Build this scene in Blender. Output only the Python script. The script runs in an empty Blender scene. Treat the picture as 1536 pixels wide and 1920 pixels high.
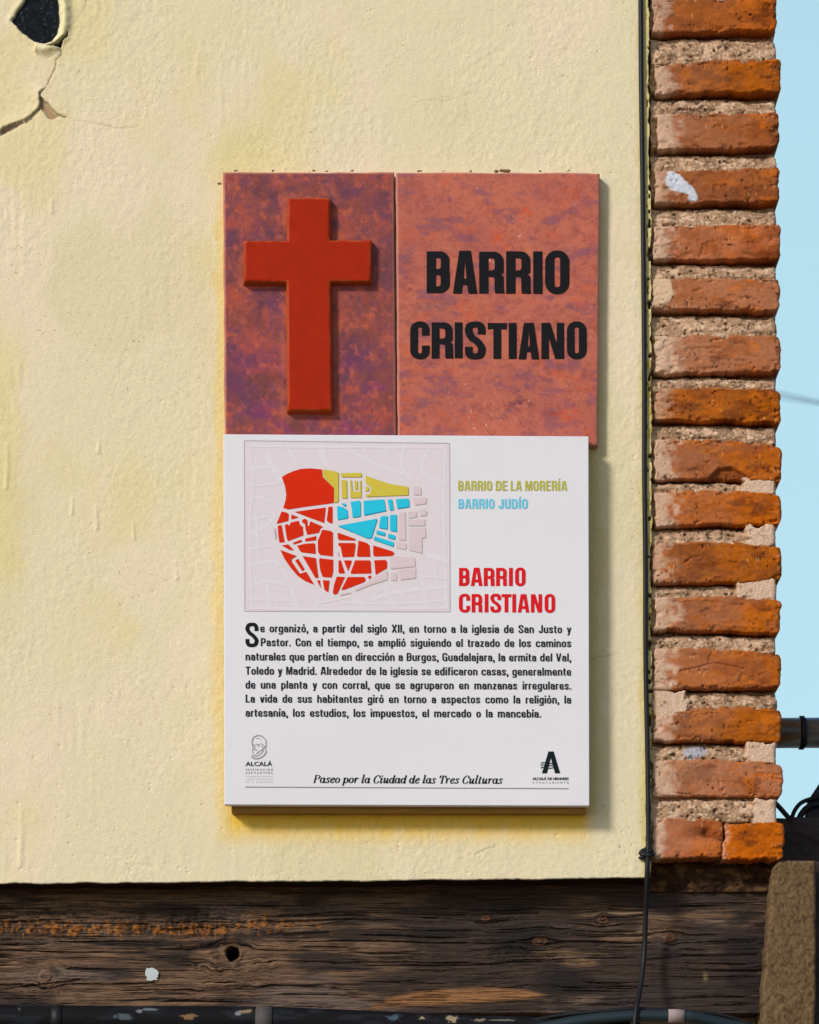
import bpy, math, random
import numpy as np
from mathutils import Vector, Matrix
from mathutils.geometry import tessellate_polygon

R = math.radians
S = bpy.context.scene
COL = S.collection

# ------------------------------------------------------------------ camera, world, sun, exposure
D = 4.0            # metres from the lens to the wall face
ZC = -1.0          # lens height against the middle of the picture
cam = bpy.data.cameras.new('camera')
cam_o = bpy.data.objects.new('camera', cam)
COL.objects.link(cam_o)
cam_o.location = (0, -D, ZC)
cam_o.rotation_euler = (R(90), 0, 0)
cam.sensor_fit = 'HORIZONTAL'
cam.sensor_width = 36
cam.lens = 36 * D
cam.shift_y = -ZC
cam.clip_start = 0.05
cam.clip_end = 2000
cam.dof.use_dof = True
cam.dof.focus_distance = D
cam.dof.aperture_fstop = 11
S.camera = cam_o

SUN_EL, SUN_AZ = 30.0, 42.0       # elevation; degrees to the left of the wall's normal
world = bpy.data.worlds.new('World')
S.world = world
world.use_nodes = True
nt = world.node_tree
sky = nt.nodes.new('ShaderNodeTexSky')
sky.sky_type = 'NISHITA'
sky.sun_disc = False
sky.sun_elevation = R(SUN_EL)
sky.sun_rotation = R(180 + SUN_AZ)
sky.air_density = 1.0
sky.dust_density = 0.6
sky.ozone_density = 1.0
bg = nt.nodes['Background']
veil = nt.nodes.new('ShaderNodeMix')       # thin bright haze over the blue
veil.data_type = 'RGBA'
tc = nt.nodes.new('ShaderNodeTexCoord')
sx = nt.nodes.new('ShaderNodeSeparateXYZ')
nt.links.new(tc.outputs['Generated'], sx.inputs[0])
mr = nt.nodes.new('ShaderNodeMapRange')
mr.interpolation_type = 'SMOOTHSTEP'
mr.inputs['From Min'].default_value = 0.30
mr.inputs['From Max'].default_value = 0.75
mr.inputs['To Min'].default_value = 0.85
mr.inputs['To Max'].default_value = 0.0
nt.links.new(sx.outputs['Z'], mr.inputs['Value'])
mr2 = nt.nodes.new('ShaderNodeMapRange')     # and only on the side away from the sun
mr2.interpolation_type = 'SMOOTHSTEP'
mr2.inputs['From Min'].default_value = 0.0
mr2.inputs['From Max'].default_value = 0.7
nt.links.new(sx.outputs['Y'], mr2.inputs['Value'])
mm = nt.nodes.new('ShaderNodeMath')
mm.operation = 'MULTIPLY'
nt.links.new(mr.outputs[0], mm.inputs[0])
nt.links.new(mr2.outputs[0], mm.inputs[1])
nt.links.new(mm.outputs[0], veil.inputs[0])
veil.inputs[7].default_value = (4.0, 6.25, 7.1, 1)
nt.links.new(sky.outputs[0], veil.inputs[6])
nt.links.new(veil.outputs[2], bg.inputs[0])
bg.inputs[1].default_value = 0.065

sun = bpy.data.lights.new('sun', 'SUN')
sun.energy = 1.5
sun.angle = R(10)
sun.color = (1.0, 0.945, 0.895)
sun_o = bpy.data.objects.new('sun', sun)
COL.objects.link(sun_o)
el, az = R(SUN_EL), R(SUN_AZ)
to_sun = Vector((-math.sin(az) * math.cos(el), -math.cos(az) * math.cos(el), math.sin(el)))
sun_o.rotation_euler = to_sun.to_track_quat('Z', 'Y').to_euler()
sun_o.location = to_sun * 6

S.view_settings.view_transform = 'Standard'
S.view_settings.look = 'None'
S.view_settings.gamma = 1
S.view_settings.exposure = 0.98
S.render.engine = 'CYCLES'

K = 0.95   # a fully lit face shows about K times its base colour


# ------------------------------------------------------------------ helpers
def lin(c):
    c = np.asarray(c, float) / 255.0
    return np.where(c <= 0.04045, c / 12.92, ((c + 0.055) / 1.055) ** 2.4)


def alb(*c):
    return np.clip(lin(c) / K, 0.004, 0.85)


def at(px, py, y=0.0):
    """point at depth y that the camera sees at photograph pixel px, py"""
    s = (D + y) / D
    return np.stack([(np.asarray(px, float) - 768) / 1536 * s,
                     np.full(np.shape(px), 0.0) + y,
                     ZC + ((960 - np.asarray(py, float)) / 1536 - ZC) * s], -1)


_tab = {}


def vnoise(x, y, seed=0):
    if seed not in _tab:
        _tab[seed] = np.random.RandomState(seed + 11).rand(256, 256) * 2 - 1
    t = _tab[seed]
    x = np.asarray(x, float)
    y = np.asarray(y, float)
    xi = np.floor(x).astype(int)
    yi = np.floor(y).astype(int)
    fx = x - xi
    fy = y - yi
    fx = fx * fx * fx * (fx * (fx * 6 - 15) + 10)
    fy = fy * fy * fy * (fy * (fy * 6 - 15) + 10)
    a = t[yi & 255, xi & 255]
    b = t[yi & 255, (xi + 1) & 255]
    c = t[(yi + 1) & 255, xi & 255]
    d = t[(yi + 1) & 255, (xi + 1) & 255]
    return (a * (1 - fx) + b * fx) * (1 - fy) + (c * (1 - fx) + d * fx) * fy


def fbm(x, y, seed=0, octs=4, gain=0.5):
    s = 0
    a = 1.0
    n = 0.0
    for i in range(octs):
        s = s + a * vnoise(x * 2 ** i + 17.3 * i, y * 2 ** i + 5.7 * i, seed + i)
        n += a
        a *= gain
    return s / n


def sstep(a, b, x):
    t = np.clip((x - a) / (b - a), 0, 1)
    return t * t * (3 - 2 * t)


def lerp(a, b, t):
    return a + (b - a) * t


def mixc(c0, c1, m):
    return c0 + (np.asarray(c1) - c0) * np.clip(m, 0, 1)[..., None]


def dist_line(PX, PY, pts):
    """distance to a polyline"""
    best = np.full(PX.shape, 1e9)
    for (x0, y0), (x1, y1) in zip(pts[:-1], pts[1:]):
        dx, dy = x1 - x0, y1 - y0
        t = np.clip(((PX - x0) * dx + (PY - y0) * dy) / (dx * dx + dy * dy + 1e-9), 0, 1)
        best = np.minimum(best, np.hypot(PX - x0 - t * dx, PY - y0 - t * dy))
    return best


def inside(PX, PY, poly):
    r = np.zeros(PX.shape, bool)
    n = len(poly)
    for i in range(n):
        x0, y0 = poly[i]
        x1, y1 = poly[(i + 1) % n]
        if y0 == y1:
            continue
        c = ((y0 > PY) != (y1 > PY)) & (PX < (x1 - x0) * (PY - y0) / (y1 - y0) + x0)
        r ^= c
    return r


def sdist(PX, PY, poly):
    d = dist_line(PX, PY, list(poly) + [poly[0]])
    return np.where(inside(PX, PY, poly), -d, d)


def link(name, me, mat=None, parent=None):
    o = bpy.data.objects.new(name, me)
    COL.objects.link(o)
    if mat is not None:
        me.materials.clear()
        for m in (mat if isinstance(mat, (list, tuple)) else [mat]):
            me.materials.append(m)
    if parent is not None:
        p = parent
        L = Vector((0, 0, 0))
        while p is not None:
            L += p.location
            p = p.parent
        me.transform(Matrix.Translation(-L))
        o.parent = parent
    return o


def tag(o, label=None, cat=None, group=None, kind=None):
    if label:
        o['label'] = label
    if cat:
        o['category'] = cat
    if group:
        o['group'] = group
    if kind:
        o['kind'] = kind
    return o


def thing(name, label, cat, loc=(0, 0, 0), group=None):
    o = bpy.data.objects.new(name, None)
    o.empty_display_size = 0.05
    COL.objects.link(o)
    o.location = Vector([float(v) for v in loc])
    return tag(o, label, cat, group)


def fast_mesh(name, co, faces4, tris=None, rgb=None, smooth=None):
    """mesh from arrays of quads (and triangles)"""
    me = bpy.data.meshes.new(name)
    co = np.ascontiguousarray(co, dtype=np.float32).reshape(-1, 3)
    f4 = np.asarray(faces4, dtype=np.int32).reshape(-1, 4)
    f3 = np.asarray(tris, dtype=np.int32).reshape(-1, 3) if tris is not None else np.zeros((0, 3), np.int32)
    me.vertices.add(len(co))
    me.vertices.foreach_set('co', co.ravel())
    idx = np.concatenate([f4.ravel(), f3.ravel()]).astype(np.int32)
    me.loops.add(len(idx))
    me.loops.foreach_set('vertex_index', idx)
    starts = np.concatenate([np.arange(len(f4)) * 4, len(f4) * 4 + np.arange(len(f3)) * 3]).astype(np.int32)
    me.polygons.add(len(starts))
    me.polygons.foreach_set('loop_start', starts)
    if smooth is None:
        smooth = np.ones(len(starts), bool)
    me.polygons.foreach_set('use_smooth', np.asarray(smooth, bool))
    if rgb is not None:
        at_ = me.attributes.new('Col', 'FLOAT_COLOR', 'POINT')
        c = np.ones((len(co), 4), np.float32)
        c[:, :3] = np.asarray(rgb, np.float32).reshape(-1, 3)
        at_.data.foreach_set('color', c.ravel())
    me.update(calc_edges=True)
    me.validate()
    return me


def relief(name, PX, PY, H, RGB, y0, back, mat, parent=None, world_xy=None):
    """a carved slab: its front is a fine grid seen at PX,PY raised by H metres from depth y0; sides run back to depth `back`"""
    nv, nu = PX.shape
    yy = y0 - H
    if world_xy is None:
        P = at(PX, PY, 0.0)
        s = (D + yy) / D
        P = np.stack([(PX - 768) / 1536 * (D + y0) / D, yy,
                      ZC + ((960 - PY) / 1536 - ZC) * (D + y0) / D], -1)
    else:
        P = np.stack([world_xy[0], yy, world_xy[1]], -1)
    idx = np.arange(nv * nu).reshape(nv, nu)
    q = np.stack([idx[:-1, :-1], idx[1:, :-1], idx[1:, 1:], idx[:-1, 1:]], -1).reshape(-1, 4)
    ring = np.concatenate([idx[0, :-1], idx[:-1, -1], idx[-1, :0:-1], idx[:0:-1, 0]])
    Pf = P.reshape(-1, 3)
    rf = Pf[ring]
    rb = rf.copy()
    rb[:, 1] = back
    n0 = len(Pf)
    n1 = len(ring)
    a = n0 + np.arange(n1)
    b = n0 + n1 + np.arange(n1)
    sk = np.stack([a, np.roll(a, -1), np.roll(b, -1), b], -1)
    cen = rb.mean(0)
    ci = n0 + 2 * n1
    tri = np.stack([b, np.roll(b, -1), np.full(n1, ci)], -1)
    co = np.concatenate([Pf, rf, rb, cen[None]])
    C = np.asarray(RGB).reshape(-1, 3)
    cr = C[ring]
    rgb = np.concatenate([C, cr, cr, cr.mean(0)[None]])
    sm = np.concatenate([np.ones(len(q), bool), np.zeros(len(sk) + len(tri), bool)])
    me = fast_mesh(name, co, np.concatenate([q, sk]), tri, rgb, sm)
    return link(name, me, mat, parent)


def grid(x0, x1, y0, y1, step):
    nu = max(2, int(round((x1 - x0) / step)) + 1)
    nv = max(2, int(round((y1 - y0) / step)) + 1)
    return np.meshgrid(np.linspace(x0, x1, nu), np.linspace(y0, y1, nv))


def quadgrid(tl, tr, bl, br, step):
    w = max(abs(tr[0] - tl[0]), abs(br[0] - bl[0]))
    h = max(abs(bl[1] - tl[1]), abs(br[1] - tr[1]))
    U, V = np.meshgrid(np.linspace(0, 1, int(w / step) + 2), np.linspace(0, 1, int(h / step) + 2))
    f = lambda i: lerp(lerp(tl[i], tr[i], U), lerp(bl[i], br[i], U), V)
    return f(0), f(1), U, V


def tube_mesh(name, pts, rad, seg=14, caps=True):
    pts = [Vector(p) for p in pts]
    n = len(pts)
    rads = rad if isinstance(rad, (list, tuple)) else [rad] * n
    T = [(pts[min(i + 1, n - 1)] - pts[max(i - 1, 0)]).normalized() for i in range(n)]
    up = Vector((0, 1, 0))
    if abs(T[0].dot(up)) > 0.9:
        up = Vector((1, 0, 0))
    N = (up - T[0] * up.dot(T[0])).normalized()
    co = []
    for i in range(n):
        N = (N - T[i] * N.dot(T[i])).normalized()
        B = T[i].cross(N)
        for k in range(seg):
            a = 2 * math.pi * k / seg
            co.append(pts[i] + (N * math.cos(a) + B * math.sin(a)) * rads[i])
    q = []
    for i in range(n - 1):
        for k in range(seg):
            k2 = (k + 1) % seg
            q.append((i * seg + k, i * seg + k2, (i + 1) * seg + k2, (i + 1) * seg + k))
    tri = []
    if caps:
        co.append(pts[0])
        c0 = len(co) - 1
        co.append(pts[-1])
        c1 = len(co) - 1
        for k in range(seg):
            k2 = (k + 1) % seg
            tri.append((k2, k, c0))
            tri.append(((n - 1) * seg + k, (n - 1) * seg + k2, c1))
    return fast_mesh(name, np.array([tuple(c) for c in co]), q, tri if tri else None)


def spline(pts, per=8, closed=False):
    """Catmull-Rom through 2-D or 3-D points"""
    P = [np.array(p, float) for p in pts]
    n = len(P)
    out = []
    rng = range(n) if closed else range(n - 1)
    for i in rng:
        p1, p2 = P[i], P[(i + 1) % n]
        p0 = P[(i - 1) % n] if (closed or i > 0) else 2 * p1 - p2
        p3 = P[(i + 2) % n] if (closed or i + 2 < n) else 2 * p2 - p1
        for k in range(per):
            t = k / per
            out.append(0.5 * ((2 * p1) + (-p0 + p2) * t + (2 * p0 - 5 * p1 + 4 * p2 - p3) * t * t
                              + (-p0 + 3 * p1 - 3 * p2 + p3) * t ** 3))
    if not closed:
        out.append(P[-1])
    return out


def box_mesh(name, x0, x1, y0, y1, z0, z1, bev=0.0):
    import bmesh
    bm = bmesh.new()
    v = [bm.verts.new(p) for p in ((x0, y0, z0), (x1, y0, z0), (x1, y1, z0), (x0, y1, z0),
                                   (x0, y0, z1), (x1, y0, z1), (x1, y1, z1), (x0, y1, z1))]
    for f in ((0, 3, 2, 1), (4, 5, 6, 7), (0, 1, 5, 4), (1, 2, 6, 5), (2, 3, 7, 6), (3, 0, 4, 7)):
        bm.faces.new([v[i] for i in f])
    if bev > 0:
        bmesh.ops.bevel(bm, geom=bm.edges[:], offset=bev, segments=2, affect='EDGES', profile=0.5)
    me = bpy.data.meshes.new(name)
    bm.to_mesh(me)
    bm.free()
    return me


# ------------------------------------------------------------------ materials
def new_mat(name):
    m = bpy.data.materials.new(name)
    m.use_nodes = True
    t = m.node_tree
    return m, t, t.nodes['Principled BSDF']


def noise_node(t, scale, detail=4, rough=0.55, vec=None, stretch=None):
    tc = t.nodes.new('ShaderNodeTexCoord')
    n = t.nodes.new('ShaderNodeTexNoise')
    n.inputs['Scale'].default_value = scale
    n.inputs['Detail'].default_value = detail
    n.inputs['Roughness'].default_value = rough
    if stretch:
        mp = t.nodes.new('ShaderNodeMapping')
        mp.inputs['Scale'].default_value = stretch
        t.links.new(tc.outputs['Object'], mp.inputs[0])
        t.links.new(mp.outputs[0], n.inputs['Vector'])
    else:
        t.links.new(tc.outputs['Object'], n.inputs['Vector'])
    return n


def surf(name, color=None, rough=0.8, spec=0.3, var=0.12, var_scale=300, bump=0.0, bump_scale=600,
         stretch=None, metallic=0.0, bump_dist=0.001):
    """colour from the Col attribute (or one colour) broken up by noise, with fine relief"""
    m, t, b = new_mat(name)
    if color is None:
        src = t.nodes.new('ShaderNodeAttribute')
        src.attribute_name = 'Col'
        out = src.outputs['Color']
    else:
        src = t.nodes.new('ShaderNodeRGB')
        src.outputs[0].default_value = (*[float(c) for c in color], 1)
        out = src.outputs[0]
    if var > 0:
        n = noise_node(t, var_scale, 5, 0.6, stretch=stretch)
        mr = t.nodes.new('ShaderNodeMapRange')
        mr.inputs['From Min'].default_value = 0.25
        mr.inputs['From Max'].default_value = 0.75
        mr.inputs['To Min'].default_value = 1 - var
        mr.inputs['To Max'].default_value = 1 + var
        t.links.new(n.outputs['Fac'], mr.inputs['Value'])
        mx = t.nodes.new('ShaderNodeVectorMath')
        mx.operation = 'SCALE'
        t.links.new(out, mx.inputs[0])
        t.links.new(mr.outputs[0], mx.inputs['Scale'])
        out = mx.outputs[0]
    t.links.new(out, b.inputs['Base Color'])
    b.inputs['Roughness'].default_value = rough
    b.inputs['Specular IOR Level'].default_value = spec
    b.inputs['Metallic'].default_value = metallic
    if bump > 0:
        n2 = noise_node(t, bump_scale, 4, 0.6, stretch=stretch)
        bp = t.nodes.new('ShaderNodeBump')
        bp.inputs['Strength'].default_value = bump
        bp.inputs['Distance'].default_value = bump_dist
        t.links.new(n2.outputs['Fac'], bp.inputs['Height'])
        t.links.new(bp.outputs[0], b.inputs['Normal'])
    return m


M_plaster = surf('plaster', rough=0.9, spec=0.15, var=0.05, var_scale=160, bump=0.75, bump_scale=560)
M_core = surf('masonry', alb(150, 130, 105), rough=0.95, spec=0.1, var=0.3, var_scale=40, bump=0.6, bump_scale=60)
M_brick = surf('brick', rough=0.9, spec=0.05, var=0.16, var_scale=260, bump=0.45, bump_scale=520)
M_mortar = surf('mortar', rough=0.95, spec=0.1, var=0.14, var_scale=420, bump=0.9, bump_scale=420, bump_dist=0.002)
M_wood = surf('weathered_wood', rough=0.8, spec=0.2, var=0.2, var_scale=90, bump=0.6, bump_scale=120,
              stretch=(0.35, 1, 6))
M_tile = surf('painted_ceramic', rough=0.55, spec=0.12, var=0.14, var_scale=420, bump=0.1, bump_scale=300)
M_glaze = surf('red_glaze', rough=0.38, spec=0.09, var=0.1, var_scale=60, bump=0.12, bump_scale=160)
M_panel = surf('white_print', alb(216, 214, 216), rough=0.45, spec=0.12, var=0.03, var_scale=9)
M_back = surf('brown_board', alb(150, 112, 50), rough=0.8, var=0.25, var_scale=120, stretch=(0.2, 1, 3))
M_cable = surf('black_rubber', alb(24, 25, 27), rough=0.5, spec=0.25, var=0.1, var_scale=200)
M_stone = surf('speckled_stone', rough=0.9, spec=0.1, var=0.15, var_scale=500, bump=0.4, bump_scale=500)
M_pipe = surf('grey_pipe', alb(172, 192, 204), rough=0.34, spec=0.5, var=0.06, var_scale=60, metallic=0.95)
M_darkwood = surf('dark_timber', alb(62, 52, 50), rough=0.85, var=0.4, var_scale=60, bump=0.8, bump_scale=150,
                  stretch=(0.5, 1, 2))
M_ground = surf('paving', alb(112, 96, 80), rough=0.9, var=0.15, var_scale=3, bump=0.4, bump_scale=60)


def ink(name, *c, rough=0.6):
    return surf(name, alb(*c), rough=rough, spec=0.06, var=0.03, var_scale=200)


I_black = ink('black_ink', 26, 25, 28)
I_text = ink('dark_ink', 34, 36, 40)
I_red = ink('red_ink', 208, 28, 34)
I_mapred = ink('map_red', 205, 42, 4)
I_blue = ink('map_blue', 40, 186, 212)
I_blue_dk = ink('map_blue_edge', 18, 138, 160)
I_olive = ink('map_olive', 200, 182, 66)
I_olive_dk = ink('map_olive_edge', 150, 132, 52)
I_pink = ink('map_pink', 208, 189, 190)
I_pink_dk = ink('map_pink_edge', 178, 160, 163)
I_mapbg = ink('map_ground', 213, 203, 205)
I_street = ink('map_street', 216, 208, 210)
I_line = ink('map_line', 182, 172, 176)
I_head1 = ink('olive_lettering', 176, 172, 66)
I_head2 = ink('blue_lettering', 104, 190, 214)
I_grey = ink('grey_ink', 150, 147, 147)
I_rule = ink('rule_ink', 135, 130, 134)
I_emblem = ink('green_black_ink', 20, 32, 34)

# ------------------------------------------------------------------ ground
gm = bpy.data.meshes.new('street')
gm.from_pydata([(-60, -60, -2.7), (60, -60, -2.7), (60, 60, -2.7), (-60, 60, -2.7)], [], [(0, 1, 2, 3)])
tag(link('street', gm, M_ground), kind='structure')

# ------------------------------------------------------------------ plastered wall
BLACK = [(48, -60), (48, 0), (33, 20), (22, 40), (38, 57), (55, 71), (68, 79), (82, 82), (96, 78), (107, 63),
         (112, 41), (111, 16), (108, 0), (104, -60)]
POCKET = [(88, 87), (108, 80), (121, 68), (128, 58), (126, 69), (118, 76), (114, 90), (102, 88)]
PATCH = [(77, 184), (84, 190), (92, 200), (100, 212), (110, 218), (100, 223), (90, 220), (80, 208), (76, 203)]
PATCH2 = [(2, 254), (4, 243), (20, 236), (45, 229), (30, 240), (12, 250)]
CREV = [(-40, 262), (0, 250), (6, 241), (25, 234), (48, 227), (62, 215), (74, 205), (76, 194), (74, 176)]
CRACK = [(74, 176), (85, 164), (93, 149), (97, 138), (104, 128), (106, 112), (115, 101), (113, 92)]
CREV2 = [(77, 184), (90, 196), (100, 209), (110, 217), (122, 220)]
THIN = [[(122, 220), (140, 225), (175, 231), (215, 240), (260, 236)], [(130, 52), (146, 33), (160, 14), (166, -10)],
        [(1104, 1237), (1128, 1232), (1150, 1228), (1178, 1223), (1212, 1214)],
        [(780, 191), (812, 186), (840, 189), (870, 180), (905, 172)],
        [(862, 1612), (885, 1603), (905, 1597), (930, 1585)]]
DRIPS = [(136, 928, 966, 3), (181, 946, 994, 4), (13, 827, 918, 4), (39, 1516, 1626, 5), (250, 978, 1012, 3),
         (332, 1058, 1088, 4), (98, 366, 400, 4), (185, 820, 850, 3)]


def wall_fn(PX, PY):
    wx = PX + 14 * fbm(PX / 60, PY / 60, 3, 3)
    wy = PY + 14 * fbm(PX / 60, PY / 60, 7, 3)
    # height
    n_mid = fbm(PX / 70, PY / 90, 20, 3)
    patch = sstep(-0.25, 0.45, fbm(PX / 130, PY / 150, 25, 3))
    lump = vnoise(PX / 6.5, PY / 8, 31) * 0.7 + vnoise(PX / 11, PY / 14, 32) * 0.7 + vnoise(PX / 3.8, PY / 4.2, 33) * 0.55
    h = 0.0005 * n_mid + (0.00013 + 0.00018 * patch) * lump + 0.00007 * vnoise(PX / 2.6, PY / 2.6, 34)
    h += 0.00022 * vnoise(PX / 9, PY / 70, 36) * sstep(0, 0.5, fbm(PX / 150, PY / 150, 37, 2))
    rng = random.Random(5)
    for x, ya, yb, w in DRIPS:
        sl = (PX > x - 20) & (PX < x + 20) & (PY > ya - 20) & (PY < yb + 20)
        if not sl.any():
            continue
        x_, y_ = PX[sl], PY[sl]
        cx = x + 1.2 * np.sin(y_ / 19.0 + x)
        g = np.exp(-((x_ - cx) / w) ** 2) * sstep(ya - 6, ya + 12, y_) * (1 - sstep(yb - 3, yb + 4, y_))
        g *= 0.4 + 0.6 * sstep(ya, yb, y_)
        h[sl] += 0.0011 * g
    # pits
    for k in range(170):
        x = rng.uniform(0, 1200)
        y = rng.uniform(0, 1650) if k % 2 else rng.uniform(1380, 1650)
        r = rng.uniform(1.2, 2.6)
        if 415 < x < 1110 and 320 < y < 1520:
            continue
        sl = (abs(PX - x) < 10) & (abs(PY - y) < 10)
        if sl.any():
            h[sl] -= 0.0011 * np.exp(-((PX[sl] - x) ** 2 + (PY[sl] - y) ** 2) / (r * r))
    # colour
    c = np.zeros(PX.shape + (3,)) + lin((220, 207, 170))
    c = mixc(c, lin((224, 208, 176)), sstep(-0.1, 0.4, fbm(PX / 210, PY / 260, 41, 4)))
    c = mixc(c, lin((215, 202, 160)), 0.8 * sstep(0.0, 0.45, fbm(PX / 160, PY / 260, 47, 4)))
    ye = sstep(0.05, 0.5, fbm(wx / 190, wy / 230, 53, 4) + 0.45 * (1 - sstep(60, 330, PX)) * (1 - sstep(500, 1100, PY))
               + 0.12 * (1 - sstep(200, 460, PY)) - 0.12)
    c = mixc(c, lin((216, 200, 136)), 0.45 * ye)
    lf = (1 - sstep(10, 60, PX + 22 * fbm(PX / 40, PY / 50, 61, 3))) * sstep(560, 680, PY) * (1 - sstep(1050, 1130, PY))
    c = mixc(c, lin((216, 199, 124)), 0.42 * lf)
    # warm yellow shade beside and below the boards, painted into the colour
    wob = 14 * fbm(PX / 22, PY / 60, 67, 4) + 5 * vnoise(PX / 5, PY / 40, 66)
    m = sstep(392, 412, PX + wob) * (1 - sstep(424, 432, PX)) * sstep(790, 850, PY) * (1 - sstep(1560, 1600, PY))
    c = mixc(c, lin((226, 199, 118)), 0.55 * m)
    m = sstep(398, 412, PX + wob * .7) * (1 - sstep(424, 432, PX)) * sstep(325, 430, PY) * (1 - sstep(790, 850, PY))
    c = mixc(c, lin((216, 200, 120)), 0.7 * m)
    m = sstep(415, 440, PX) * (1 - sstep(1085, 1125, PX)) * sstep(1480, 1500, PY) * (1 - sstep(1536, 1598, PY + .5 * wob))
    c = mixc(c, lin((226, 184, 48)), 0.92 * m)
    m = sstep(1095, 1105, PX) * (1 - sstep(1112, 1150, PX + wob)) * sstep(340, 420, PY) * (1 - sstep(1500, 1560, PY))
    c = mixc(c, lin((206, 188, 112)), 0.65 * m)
    m = sstep(360, 420, PX) * (1 - sstep(470, 620, PX)) * sstep(230, 300, PY + 2 * wob) * (1 - sstep(330, 345, PY))
    c = mixc(c, lin((218, 202, 140)), 0.45 * m)
    edge = sstep(1192, 1208, PX + 0.6 * wob)
    c = mixc(c, lin((208, 189, 112)), 0.7 * edge)
    moss = sstep(1208, 1214, PX) * sstep(0.0, 0.35, fbm(PX / 9, PY / 22, 71, 3)) * sstep(500, 700, PY)
    c = mixc(c, lin((180, 158, 40)), 0.75 * moss)
    rough_e = sstep(1210, 1216, PX)
    h += rough_e * (0.0012 * fbm(PX / 7, PY / 9, 73, 3))
    dots = rough_e * sstep(0.42, 0.55, vnoise(PX / 6, PY / 9, 75))
    h -= dots * 0.004
    c = mixc(c, lin((60, 48, 30)), dots)
    # drops of dirt
    sp = sstep(0.86, 0.93, vnoise(PX / 4.0, PY / 4.0, 77)) * sstep(0.2, 0.5, fbm(PX / 120, PY / 120, 78, 2))
    c = mixc(c, lin((150, 132, 88)), 0.7 * sp)
    # cracks
    for ln in THIN:
        bx = [p[0] for p in ln]
        by = [p[1] for p in ln]
        sl = (PX > min(bx) - 12) & (PX < max(bx) + 12) & (PY > min(by) - 12) & (PY < max(by) + 12)
        if sl.any():
            d = dist_line(PX[sl] + 3 * fbm(PX[sl] / 9, PY[sl] / 9, 81, 2), PY[sl] + 3 * fbm(PX[sl] / 9, PY[sl] / 9, 82, 2), ln)
            g = np.exp(-(d / 1.3) ** 2)
            fade = 0.35 + 0.65 * sstep(-.2, .3, fbm(PX[sl] / 20, PY[sl] / 20, 80, 2))
            g = g * fade * (.55 if bx[0] == 780 else 1)
            h[sl] -= 0.0006 * g
            c[sl] = mixc(c[sl], lin((150, 128, 88)), 0.4 * g)
    sl = (PX < 260) & (PY < 330)
    if sl.any():
        x = PX[sl] + 1.6 * fbm(PX[sl] / 6, PY[sl] / 6, 83, 2)
        y = PY[sl] + 1.6 * fbm(PX[sl] / 6, PY[sl] / 6, 84, 2)
        hh = h[sl].copy()
        cc = c[sl].copy()
        # upper left sheet of paint curls away from the wall along the crevice
        left = CREV + CRACK[1:] + [(113, 92), (70, 88), (-40, 60)]
        dl = dist_line(x, y, CREV)
        dk_ = dist_line(x, y, CRACK)
        ins = inside(x, y, left)
        hh += np.where(ins, np.maximum(0.0035 * np.exp(-dl / 13.0), 0.0008 * np.exp(-dk_ / 10.0)), -0.0012 * np.exp(-dl / 8.0) * (y > 185))
        # lip of plaster round the black patch
        sd = sdist(x, y, BLACK)
        lip = (x > 66) & (y > -60)
        hh += np.where(lip, 0.0060 * np.exp(-((sd - 11) / 9.0) ** 2), 0.0012 * np.exp(-((sd - 5) / 5.0) ** 2)) * sstep(-2, 4, sd)
        cc = mixc(cc, lin((226, 214, 168)), 0.8 * np.exp(-((sd - 8) / 8.0) ** 2) * lip)
        ink_ = sstep(1.2, -1.2, sd)
        hh = hh * (1 - ink_) + ink_ * (-0.0030 + 0.0005 * fbm(x / 4, y / 5, 85, 2))
        cc = mixc(cc, np.clip(lin((17, 22, 28)) * (1 + 0.6 * vnoise(x / 4, y / 5, 86))[..., None], 0, 1), ink_)
        fl = sstep(0.78, 0.9, vnoise(x / 2.2, y / 2.6, 87)) * ink_
        cc = mixc(cc, lin((90, 100, 108)), 0.6 * fl)
        for pl, dep, colr in ((POCKET, 0.006, (40, 32, 14)), (PATCH, 0.0035, (168, 138, 104)), (PATCH2, 0.003, (150, 128, 110))):
            g = sstep(1.4, -1.4, sdist(x, y, pl))
            hh = hh * (1 - g) - g * dep
            cc = mixc(cc, lin(colr), g)
        for ln, wd in ((CREV, 1.6), (CREV2, 1.6), (CRACK, 1.0)):
            d = dist_line(x, y + (1.6 if wd > 1.5 else 0), ln)
            g = np.exp(-(d / wd) ** 2)
            hh -= (0.003 if wd > 1.5 else 0.0012) * g
            cc = mixc(cc, lin((70, 52, 30) if wd > 1.5 else (150, 122, 66)), 0.7 * g)
        h[sl] = hh
        c[sl] = cc
    # lower arris: dirt, with the underside's shade painted in dark
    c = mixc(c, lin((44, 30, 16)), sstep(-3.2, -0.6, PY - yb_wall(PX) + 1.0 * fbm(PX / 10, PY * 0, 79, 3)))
    return h, np.clip(c / K, 0.004, 0.85)


def xr_wall(PY):
    return 1221 + 3 * fbm(PY / 46, PY * 0 + 3.3, 91, 4) + 1.2 * vnoise(PY / 9, PY * 0 + 1.1, 92) - 4 * sstep(520, 300, PY)


def yb_wall(PX):
    return 1658 - 5 * PX / 600 * (PX < 600) - (PX >= 600) * (5 + 6 * (PX - 600) / 620) + 1.6 * vnoise(PX / 40, PX * 0 + .5, 93)


wall = thing('plastered_wall', 'pale yellow plastered wall with cracked, peeling paint beside the brick pier', 'wall', (-0.8, 0, -2.7))


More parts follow.
